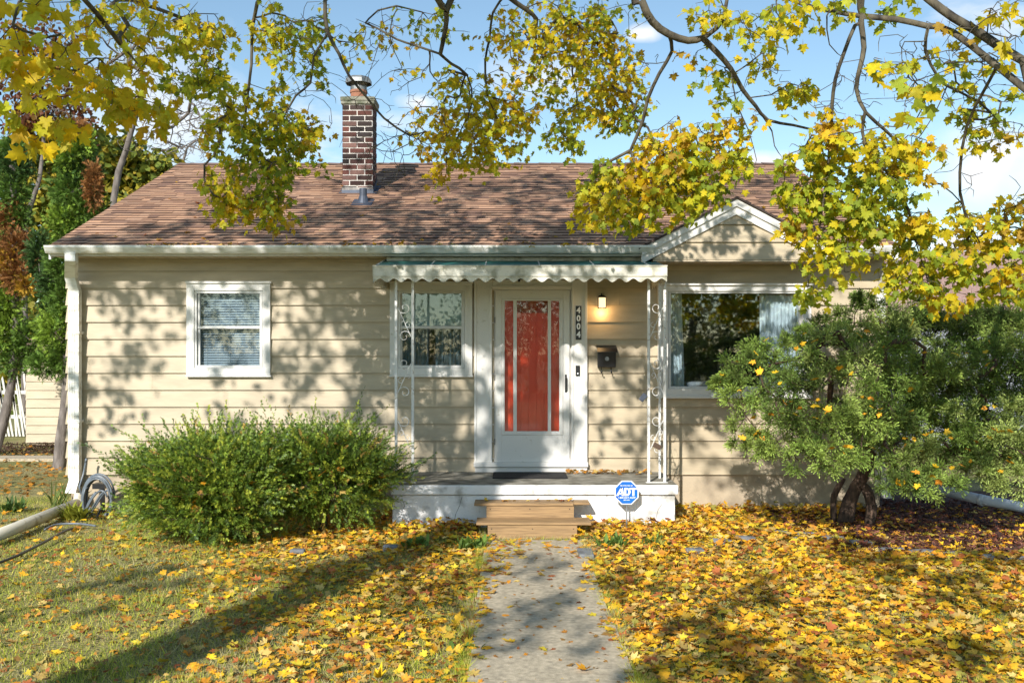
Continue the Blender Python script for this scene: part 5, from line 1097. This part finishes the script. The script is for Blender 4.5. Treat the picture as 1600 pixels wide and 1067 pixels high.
litter(rng.uniform(-.4, .65, n), np.full(n, -1.27), np.full(n, Z_(785, -1.42)+.01), tilt=.4, size=.07)
o = leaf_cloud('porch_leaves', np.vstack(LP_), np.vstack(LU_), np.vstack(LN_), np.concatenate(LS_), np.concatenate(LK_), np.vstack(LC_), M['litter'], petiole=False, aniso=(.5, 1.1))
tag(o, 'small dry leaves and debris lying on the porch and top step', 'fallen leaves', kind='stuff')
LP_, LU_, LN_, LS_, LK_, LC_ = [], [], [], [], [], []
n = 420; x = rng.uniform(-4.6, 4.4, n); x = x[(np.sin(x*3)+np.sin(x*7.3+1) > -.6) & ((x < GX0) | (x > GX1))]; n = len(x); litter(x, rng.uniform(-.50, -.36, n), 3.095+rng.uniform(0, .035, n), tilt=.6, size=.075)
n = 90; x = rng.uniform(RL+.3, RR-.3, n); s_ = rng.random(n)**2; y = EY+s_*4.2; litter(x, y, EZ+.4165*(y-EY)+.02, size=.07)
o = leaf_cloud('gutter_leaves', np.vstack(LP_), np.vstack(LU_), np.vstack(LN_), np.concatenate(LS_), np.concatenate(LK_), np.vstack(LC_), M['litter'], petiole=False, aniso=(.5, 1.1))
tag(o, 'yellow leaves lying in the gutter and scattered along the roof edge', 'fallen leaves', kind='stuff')
LP_, LU_, LN_, LS_, LK_, LC_ = [], [], [], [], [], []
JF = [q for q in JC if q[3] < 9.75]
for k in range(110):
    (px, py, r, D) = JF[rng.integers(len(JF))]; c = PD(px, py, D); rr = r*D/F; litter(np.array([c[0]+rng.uniform(-.8, .8)*rr]), np.array([c[1]-rr*rng.uniform(.8, 1.25)]), np.array([c[2]+rr*rng.uniform(.1, .8)]), tilt=.8, size=.068, pal=PAL_GROUND[[0, 10, 11, 1, 12, 3]])
for k in range(70):
    c, R = (((-3.03, -1.7, .50), (.84, .70, .46)), ((-2.02, -1.3, .56), (.80, .54, .47)))[k % 2]; a = rng.uniform(3.3, 6.1); b = rng.uniform(-.3, 1.1)
    litter(np.array([c[0]+R[0]*.95*math.cos(a)*math.cos(b)]), np.array([c[1]+R[1]*.97*math.sin(a)*math.cos(b)]), np.array([c[2]+R[2]*.97*math.sin(b)]), tilt=.7, size=.08, pal=PAL_GROUND[[0, 1, 3, 4, 7]])
o = leaf_cloud('caught_leaves', np.vstack(LP_), np.vstack(LU_), np.vstack(LN_), np.concatenate(LS_), np.concatenate(LK_), np.vstack(LC_), M['litter'], petiole=False, aniso=(.5, 1.1))
tag(o, 'orange and yellow maple leaves caught in the juniper and yew shrubs', 'fallen leaves', kind='stuff')
# ---- grass
def grass():
    N = 230000; x = rng.uniform(-8, 9, N); d = 5.2+(rng.random(N)**1.5)*7.3; y = d+CY
    keep = (np.abs(x) < d*.58+.2) & ~((x > -.25) & (x < .68) & (y < -1.95)) & ~((x > -1.3) & (x < 1.78) & (y > -1.15)) & ~((y > -.05) & (x > WL) & (x < WR)) & ~((x > 3.) & (y > -2.4))
    x, y = x[keep], y[keep]; ne = 9000; xe = np.where(rng.random(ne) < .5, -.285, .715)+rng.normal(0, .02, ne); ye = rng.uniform(-6.3, -2.0, ne); m_ = np.sin(ye*7+xe*9)+np.sin(ye*17) > -.4; x = np.concatenate([x, xe[m_]]); y = np.concatenate([y, ye[m_]]); n = len(x); clump = np.sin(x*5+y*3)*np.sin(y*6-x*2)*.5+.5; h = rng.uniform(.022, .055, n)*np.where(rng.random(n) < .025, 1.9, 1)*(.7+.6*clump)*np.where((np.abs(x+.285) < .06) | (np.abs(x-.715) < .06), 1.7, 1); a = rng.uniform(0, 6.283, n); w = rng.uniform(.0016, .0030, n)
    b = np.stack([x, y, gz(x, y)-.022], 1); W = np.stack([np.cos(a), np.sin(a), 0*a], 1)*w[:, None]; ln = rng.normal(0, .55, (n, 2))*h[:, None]; t = b+np.stack([ln[:, 0], ln[:, 1], h], 1)
    V = np.stack([b-W, b+W, t], 1).reshape(-1, 3); pal = np.array([(.48, .53, .045), (.38, .45, .04), (.62, .55, .11), (.70, .60, .22), (.27, .37, .035), (.56, .55, .07)]); pc = pal[rng.integers(0, 6, n)]*rng.uniform(.75, 1.2, (n, 1))
    dry = (np.sin(x*1.7+1)*np.sin(y*2.3+x) > .25)[:, None]; pc = np.where(dry & (rng.random((n, 1)) < .5), np.array([[.50, .43, .24]]), pc)
    o = mesh_np('grass', V, np.arange(3*n).reshape(-1, 3), M['grassb'], cols=np.repeat(pc, 3, axis=0)); tag(o, 'short autumn grass with dry straw coloured patches', 'grass', kind='stuff')
grass()
# ---- weeds and small plants
def weed(px, py, D_y, n, h, label, colr=(.16, .26, .05), wid=.018):
    x0, y0 = X_(px, D_y), D_y; m = MB()
    for i in range(n):
        a = random.uniform(0, 6.28); L = h*random.uniform(.5, 1.1); bx, by = x0+random.uniform(-.12, .12), y0+random.uniform(-.07, .07); P = []; lean = random.uniform(.3, .9); g = random.uniform(.6, 1.3); m.col = tuple(c*g for c in colr)
        ww = wid*random.uniform(.7, 1.3); sx, sy = -math.sin(a)*ww, math.cos(a)*ww; pts = []
        for k in range(6):
            f = k/5; q = (bx+math.cos(a)*L*lean*f, by+math.sin(a)*L*lean*f, L*(f-.55*f*f*lean)); s = math.sin(math.pi*min(1, f*.9+.08)); pts += [(q[0]-sx*s, q[1]-sy*s, q[2]+ww*.3*s), q, (q[0]+sx*s, q[1]+sy*s, q[2]+ww*.3*s)]
        m.add(pts, [(k*3+j, k*3+j+1, k*3+j+4, k*3+j+3) for k in range(5) for j in range(2)])
    o = m.build('weed', M['bgleaf'], smooth=True, cols=True); tag(o, label, 'plant')
weed(735, 0, -2.35, 46, .20, 'broad leaved green weed growing left of the wooden steps'); weed(650, 0, -2.2, 26, .14, 'low green weed in the leaves between the yew and the steps')
weed(955, 0, -2.2, 50, .17, 'bushy green weed right of the wooden steps below the yard sign', wid=.014); weed(1020, 0, -2.1, 26, .13, 'low green weed at the right corner of the porch', wid=.012)
weed(118, 0, -.75, 70, .26, 'yellow green leafy plant growing over the drain pipe end', (.30, .32, .04), .022); weed(93, 0, -.1, 30, .5, 'tall thin weed at the left corner of the house', (.18, .24, .06), .010)
weed(728, 0, -5.4, 14, .07, 'small clover tuft at the left edge of the front path', wid=.014); weed(20, 0, -.2, 60, .22, 'green groundcover plant at the left edge under the arborvitae', (.10, .18, .04), .016)
# ---- bed and stone edging on the right
def strip(name, pts, w, z, m):
    P = smoothc([np.array(p, float) for p in pts], .15); V = []
    for i, p in enumerate(P):
        t = unit(P[min(i+1, len(P)-1)]-P[max(i-1, 0)]); nrm = np.array([-t[1], t[0], 0]); V += [p+nrm*w[0], p+nrm*w[1]]
    return V
bp = [(3.05, -.05), (2.9, -.8), (2.85, -1.5), (3.0, -2.0), (3.6, -2.45), (4.4, -2.75), (5.4, -2.95), (7.5, -3.0), (9, -2.4), (9, 1.5), (4.6, 1.5), (4.6, -.05)]
mb = MB(); cxm, cym = 5.5, -1.0; n = len(bp); mb.add([(cxm, cym, .03)]+[(a, b, .004) for a, b in bp], [(0, i+1, (i+1) % n+1) for i in range(n)]); tag(mb.build('mulch_bed', M['mulch']), kind='structure')
def chips(n, xr, yr, cols_, zf):
    x = rng.uniform(*xr, n); y = rng.uniform(*yr, n); a = rng.uniform(0, 6.28, n); L = rng.uniform(.01, .035, n); w = .006; z = zf+rng.uniform(0, .03, n); d = np.stack([np.cos(a)*L, np.sin(a)*L, rng.normal(0, .01, n)], 1); s = np.stack([-np.sin(a)*w, np.cos(a)*w, rng.uniform(.0, .008, n)], 1); p = np.stack([x, y, z], 1)
    V = np.stack([p-d-s, p+d-s, p+d+s, p-d+s], 1).reshape(-1, 3); c = np.array(cols_)[rng.integers(0, len(cols_), n)]; return V, np.arange(4*n).reshape(-1, 4), np.repeat(c, 4, axis=0)
V, Fc, C = chips(9000, (3.0, 6.8), (-2.6, .6), [(.16, .055, .035), (.10, .04, .028), (.24, .10, .065), (.05, .025, .02)], .01)
tag(mesh_np('mulch_chips', V, Fc, M['litter'], cols=C), 'red brown bark mulch chips under the juniper', 'mulch', kind='stuff')
V, Fc, C = chips(5000, (-12, -5.4), (6.0, 8.0), [(.08, .045, .03), (.12, .07, .045), (.05, .03, .02)], .03)
tag(mesh_np('mulch_chips', V, Fc, M['litter'], cols=C), 'dark bark mulch heaped against the far garage wall', 'mulch', kind='stuff')
r = random.Random(8); es = [(1085, 862), (1130, 848), (1165, 843), (1215, 834), (1255, 836), (1300, 842), (1345, 850), (1390, 860), (1440, 864), (1490, 868), (1540, 872), (1590, 874)]
el = ['grey edging stone nearest the steps, half buried in leaves', 'second edging stone from the left along the bed', 'small edging stone where the bed edge turns toward the house', 'pale blue grey edging stone in front of the juniper trunk', 'edging stone just right of the pale one before the juniper trunk', 'dark edging stone directly below the juniper trunk', 'edging stone at the start of the red mulch', 'edging stone at the middle of the red mulch strip', 'pale edging stone below the low juniper tuft', 'edging stone between the pale one and the right edge', 'second edging stone from the right edge of the view', 'rightmost edging stone at the edge of the view']
for (px, py), lb in zip(es, el):
    d = CZ*F/(py-551); x, y = (px-800)*d/F, d+CY; L = r.uniform(.08, .135); a = r.uniform(-.15, .1); m = MB(); V = []
    for (u, v, w) in [(-1, -1, 0), (1, -1, 0), (1, 1, 0), (-1, 1, 0), (-.92, -.85, 1), (.94, -.9, 1), (.9, .85, 1), (-.95, .9, 1)]:
        V.append((x+u*L*math.cos(a)-v*.05*math.sin(a), y+u*L*math.sin(a)+v*.05*math.cos(a), -.03+w*(.065+r.uniform(-.012, .012))))
    m.add(V, [(3, 2, 1, 0), (4, 5, 6, 7), (0, 1, 5, 4), (1, 2, 6, 5), (2, 3, 7, 6), (3, 0, 4, 7)]); o = m.build('edging_stone', M['stone'], bevel=.012); tag(o, lb, 'edging stone', 'edging stones along the bed')
for (px, py, lb) in ((915, 868, 'pale edging stone at the right edge of the front path'), (610, 858, 'grey edging stone in the leaves right of the yew'), (465, 865, 'grey edging stone in front of the yew')):
    d = CZ*F/(py-551); x, y = (px-800)*d/F, d+CY; m = MB(); m.box(x-.07, x+.07, y-.15 if px > 900 else y-.04, y+.15 if px > 900 else y+.04, -.03, .045); o = m.build('edging_stone', M['stone'], bevel=.015); tag(o, lb, 'edging stone')
# ---- background left: arborvitae, trees, garage, fence
def arbor(base, path, clumps, label, seed, nper=800, sz=.12):
    rs = np.random.default_rng(seed); e = empty('arborvitae', (base[0], base[1], 0), label, 'tree'); sk = Skel(smoothc([base]+path, .3), [.12, .11, .10, .09]+[.07]*200); SP, SD, SL, SC = [], [], [], []
    for (px, py, rx, ry, D, kind) in clumps:
        c = PD(px, py, D); k = D/F; R = np.array([rx*k, rx*k, ry*k]); q = sk.nearest(c, 0); sk.chain(q, c, .3, 0, .1, .01)
        base_c = {'g': (.085, .15, .025), 'y': (.16, .24, .03), 'd': (.04, .08, .02), 'r': (.20, .09, .03), 'o': (.36, .22, .03)}[kind]; n = int(nper*(rx*ry/1100)**.7)
        for i in range(n):
            d = unit(rs.normal(0, 1, 3)); p = c+d*R*rs.uniform(.35, 1.0)*(1+.2*math.sin(7*d[0]+5*d[2])); SP.append(p); SD.append(unit(d*.8+np.array([0, -.2, .3])+rs.normal(0, .4, 3))); SL.append(sz*rs.uniform(.6, 1.3)); SC.append(np.array(base_c)*rs.uniform(.55, 1.5))
    V, Fc, C = sprays(SP, SD, np.array(SL), .055, 5, np.array(SC), w=.010, ang=40, fan=True); f = mesh_np('foliage', V, Fc, M['juni'], None, cols=C); b = sk.mesh('trunk', M['greybark'], None, rt=.004); under(e, b, f)
g0 = np.array([X_(92, 4.2), 4.2, -.05])
arbor(g0, [PX(96, 690, 4.2), PX(104, 600, 4.2), PX(110, 450, 4.2), PX(118, 300, 4.2)],
 [(100,560,24,28,15.7,'g'),(85,520,26,34,15.7,'y'),(105,470,26,40,15.7,'g'),(85,440,20,34,15.8,'d'),(100,410,26,34,15.7,'g'),(120,370,30,34,15.7,'g'),(100,345,24,24,15.6,'y'),(130,330,30,30,15.7,'g'),(110,300,28,30,15.7,'g'),(128,265,28,30,15.8,'d'),(146,290,9,34,15.5,'r'),(110,245,24,26,15.7,'y'),(125,225,18,20,15.7,'y'),(118,205,16,16,15.7,'r'),(70,570,24,16,15.7,'g'),(60,400,14,40,16.2,'d'),(78,480,12,60,16.2,'d')],
 'tall dark green arborvitae leaning against the left corner of the house', 31)
g1 = np.array([X_(-12, 6.0), 6.0, -.05])
arbor(g1, [PX(2, 670, 6), PX(18, 600, 6), PX(25, 520, 6), PX(22, 400, 6), PX(20, 260, 6)],
 [(22,560,30,26,17.5,'g'),(10,520,24,34,17.5,'y'),(45,530,24,30,17.5,'g'),(15,470,24,30,17.5,'y'),(28,430,26,28,17.4,'r'),(40,445,12,12,17.3,'o'),(10,410,18,24,17.4,'o'),(25,385,22,26,17.4,'r'),(14,340,20,24,17.5,'r'),(30,340,16,20,17.5,'g'),(20,300,24,30,17.5,'g'),(28,260,24,26,17.5,'d'),(8,270,20,40,17.6,'d'),(20,235,22,20,17.6,'g'),(-20,400,30,60,17.5,'g'),(-20,500,30,60,17.5,'d')],
 'arborvitae with rusty orange patches at the left edge of the view', 32)
BL = np.array([(0, 0), (.32, .3), (.28, .75), (0, 1), (-.28, .75), (-.32, .3)])
def bgtree(base, path, cl, label, pal, seed, size=.10, rt=.006, nleaf=1, bark='greybark', twigs=0, trs=.12):
    e = empty('background_tree', (base[0], base[1], 0), label, 'tree'); pth = smoothc([base]+path, .5); sk = Skel(pth, list(np.linspace(trs, trs*.4, len(pth)))); P, U, Nn, S, K, C = [], [], [], [], [], []
    for (px, py, rx, ry, D, n) in cl:
        c = PD(px, py, D); k = D/F; R = np.array([rx*k, rx*k*1.2, ry*k]); q = sk.nearest(c, .8); sk.chain(q, c, .2, .05, .10, .012)
        for i in range(max(9, n//14)):
            t = c+unit(rng.normal(0, 1, 3))*R*rng.random()**.4; q = sk.nearest(t, .5); ids = sk.chain(q, t, .13, .05, .09)
            for j in range(14*nleaf if n else 0):
                p = t+rng.normal(0, .16, 3); P.append(p); U.append(unit(rng.normal(0, 1, 3)+np.array([0, 0, -.4]))); Nn.append(rng.normal(0, 1, 3)+np.array([0, -.5, .3])); S.append(size*rng.uniform(.6, 1.3)); K.append(.2); C.append(pal[rng.integers(len(pal))]*rng.uniform(.6, 1.2))
    b = sk.mesh('trunk', M[bark], None, rt=rt, sides=(8, 4, 3)); obs = [b]
    if P: obs.append(leaf_cloud('crown', P, U, Nn, S, K, np.array(C), M['bgleaf'], petiole=False, outline=BL))
    under(e, *obs)
YG = np.array([(.32, .34, .05), (.40, .36, .04), (.22, .28, .05), (.48, .36, .04), (.15, .20, .04)]); RD = np.array([(.20, .07, .035), (.15, .055, .03), (.30, .17, .04)])
bgtree(np.array([X_(60, 13), 13, 0]), [PX(60, 560, 13), PX(70, 420, 13), PX(75, 300, 13), PX(80, 220, 13)], [(90,300,50,40,24,300),(30,260,50,40,24,260),(50,350,50,50,24,300),(130,400,50,60,24,240),(60,500,60,60,24,300),(190,240,40,30,24,200),(200,270,40,40,24,300),(150,300,50,50,24,300),(230,285,30,30,24,200),(100,260,50,50,24,260),(60,440,50,50,24,260),(40,330,50,50,24,260),(110,320,50,60,24,300),(170,260,50,40,24,300),(210,300,40,50,24,300),(170,340,40,50,24,260),(60,240,50,40,24,200),(120,210,50,30,24,160),(245,262,30,24,24,120),(15,480,40,50,24,220),(60,560,40,50,24,200),(20,600,30,40,24,120),(-30,400,50,100,24,200)], 'yellow green tree filling the gap behind the arborvitaes', YG, 41, .20, nleaf=2)
bgtree(np.array([X_(180, 9.5), 9.5, 0]), [PX(180, 500, 9.5), PX(178, 310, 9.5), PX(195, 240, 9.5), PX(215, 170, 9.5), PX(225, 120, 9.5)], [(250,180,50,50,21,0),(300,150,40,50,21,0),(200,100,60,50,21,0),(130,120,50,50,21,0),(280,230,40,20,21,0),(160,60,60,40,21,0),(320,200,40,30,21,0),(240,60,60,40,21,0),(310,90,40,40,21,0),(90,170,40,40,21,0),(230,210,50,40,21,0),(290,190,50,40,21,0)]*8, 'bare grey tree with a thick leaning trunk behind the left roof end', YG, 42, .1, rt=.006, nleaf=0, trs=.11)
bgtree(np.array([X_(40, 11), 11, 0]), [PX(38, 400, 11), PX(45, 330, 11), PX(62, 280, 11), PX(70, 200, 11)], [(60,170,40,30,22.5,60),(30,200,30,30,22.5,40),(110,180,50,30,22.5,50),(80,120,50,40,22.5,30),(20,120,40,40,22.5,20),(60,60,60,40,22.5,14)]*3, 'half bare tree with a few dark red leaves above the arborvitaes', RD, 43, .12, rt=.006, trs=.10)
bgtree(np.array([X_(285, 16), 16, 0]), [PX(280, 400, 16), PX(275, 300, 16), PX(290, 240, 16)], [(290,240,50,14,27.5,0),(330,215,40,30,27.5,0),(250,235,40,20,27.5,0),(300,180,50,40,27.5,0)]*4, 'distant bare tree whose fine twigs rise above the left roof edge', YG, 44, .1, rt=.006, nleaf=0, trs=.09)
ga = empty('garage', (-10.5, 9, 0), 'beige clapboard garage behind the house, seen past the left corner', 'garage')
mb = MB(); Yg = 8.0; gx1, gx0 = X_(140, Yg), X_(41, Yg)
def sidg(mbx):
    siding(lambda z: gx0, lambda z: gx1+3, .05, 1.90, lambda u, o, z: (u, Yg-o, z), [], mbx); siding(lambda z: Yg, lambda z: Yg+5, .05, 1.90, lambda u, o, z: (gx0-o, u, z), [], mbx)
CH = .178; sidg(mb); CH = .2032
mb.box(gx0+.01, gx1+3, Yg+.01, Yg+5, 0, 1.90); q1 = mb.build('wall', M['siding'])
mb = MB(); mb.add([(gx0-.2, Yg-.25, 1.86), (gx1+3.2, Yg-.25, 1.86), (gx1+3.2, Yg+2.5, 2.9), (gx0-.2, Yg+2.5, 2.9), (gx1+3.2, Yg+5.3, 1.86), (gx0-.2, Yg+5.3, 1.86)], [(0, 1, 2, 3), (3, 2, 4, 5)]); q2 = mb.build('roof', M['nroof']); under(ga, q1, q2)
fe = empty('picket_fence', (X_(20, 10), 10, 0), 'leaning white picket fence in the gap left of the garage', 'fence'); mb = MB(); r = random.Random(5)
for i in range(22):
    px = -60+i*5.6; a = math.radians(r.uniform(-12, -4)); x = X_(px, 10); h = 1.35+r.uniform(-.1, .1); dx_ = math.tan(a)*h
    mb.add([(x, 10, 0), (x+.045, 10, 0), (x+.045+dx_, 10, h), (x+.022+dx_, 10, h+.06), (x+dx_, 10, h), (x, 10.02, 0), (x+.045, 10.02, 0), (x+.045+dx_, 10.02, h), (x+.022+dx_, 10.02, h+.06), (x+dx_, 10.02, h)], [(0, 1, 2, 3, 4), (9, 8, 7, 6, 5), (0, 5, 6, 1), (1, 6, 7, 2), (2, 7, 8, 3), (3, 8, 9, 4), (4, 9, 5, 0)])
q1 = mb.build('pickets', M['fence']); mb = MB(); mb.box(X_(-65, 10), X_(66, 10), 10.022, 10.06, .4, .48); mb.box(X_(-65, 10), X_(66, 10), 10.022, 10.06, .95, 1.03); q2 = mb.build('rail', M['fence']); under(fe, q1, q2)
# ---- background right: neighbour's house and trees
nh = empty('neighbour_house', (11, 10, 0), 'neighbouring pale house with pinkish shingle roof beyond the juniper', 'house'); Yn = 7.5
nx0, nx1 = X_(1402, Yn), X_(1402, Yn)+9; mb = MB(); zE = Z_(478, Yn); siding(lambda z: nx0, lambda z: nx1, .3, zE, lambda u, o, z: (u, Yn-o, z), [], mb); mb.box(nx0+.01, nx1, Yn+.01, Yn+8, 0, zE); q1 = mb.build('wall', M['nwall'])
mb = MB(); zR = zE+1.5; v = [(nx0-.9, Yn-.4, zE-.1), (nx1+.3, Yn-.4, zE-.1), (nx1+.3, Yn+4, zR), (nx0-.9, Yn+4, zR), (nx1+.3, Yn+8.4, zE-.1), (nx0-.9, Yn+8.4, zE-.1)]; mb.add(v+[(a, b, c-.12) for a, b, c in v], [(0, 1, 2, 3), (3, 2, 4, 5), (0, 6, 7, 1), (0, 3, 9, 6), (3, 5, 11, 9), (1, 7, 8, 2), (2, 8, 10, 4)]); q2 = mb.build('roof', M['nroof'])
q3 = []
for a, b in ((2.6, 3.4), (5, 6.2)): mb = MB(); mb.box(nx0+a, nx0+b, Yn-.05, Yn-.03, 1.1, 2.1); q3.append(mb.build('window', M['dark']))
under(nh, q1, q2, *q3)
bgtree(np.array([14, 22, 0]), [np.array([14, 22, 3.]), np.array([14.2, 22, 5])], [(1480,470,60,30,33,160),(1560,450,60,50,33,260),(1620,430,50,60,33,200),(1640,520,60,60,33,200)], 'distant yellow green tree beyond the neighbouring house', YG, 45, .22, trs=.2)

# ---- street side, seen mirrored in the windows
DG = np.array([(.10, .13, .03), (.20, .20, .03), (.32, .26, .03), (.06, .09, .025)])
for i, (x, y, h, lb) in enumerate([(-15, -34, 4.6, 'dark green tree across the street, far left'), (-7, -38, 3.6, 'low dark tree across the street behind the first maple'), (1, -33, 5.5, 'round dark tree across the street facing the door'), (9, -37, 6, 'tall dark tree across the street facing the picture window'), (18, -35, 5, 'dark tree across the street, far right')]):
    e = empty('street_tree', (x, y, 0), lb, 'tree', 'trees across the street'); sk = Skel(smoothc([(x, y, -.1), (x, y, 1.2), (x+.2, y, h*.6)], .4), .2); P = []
    for k in range(26):
        t = np.array([x, y, h*.55])+unit(rng.normal(0, 1, 3))*np.array([4.6, 3, h*.48])*rng.random()**.4; q = sk.nearest(t, .3); sk.chain(q, t, .6, .05, .1)
        P += [t+rng.normal(0, .8, 3) for _ in range(170)]
    P = np.array(P); n = len(P); f = leaf_cloud('crown', P, rng.normal(0, 1, (n, 3)), rng.normal(0, 1, (n, 3)), rng.uniform(.14, .26, n), np.zeros(n), DG[rng.integers(0, 4, n)], M['bgleaf'], petiole=False, outline=BL); b = sk.mesh('trunk', M['bark'], None, rt=.02); under(e, b, f)
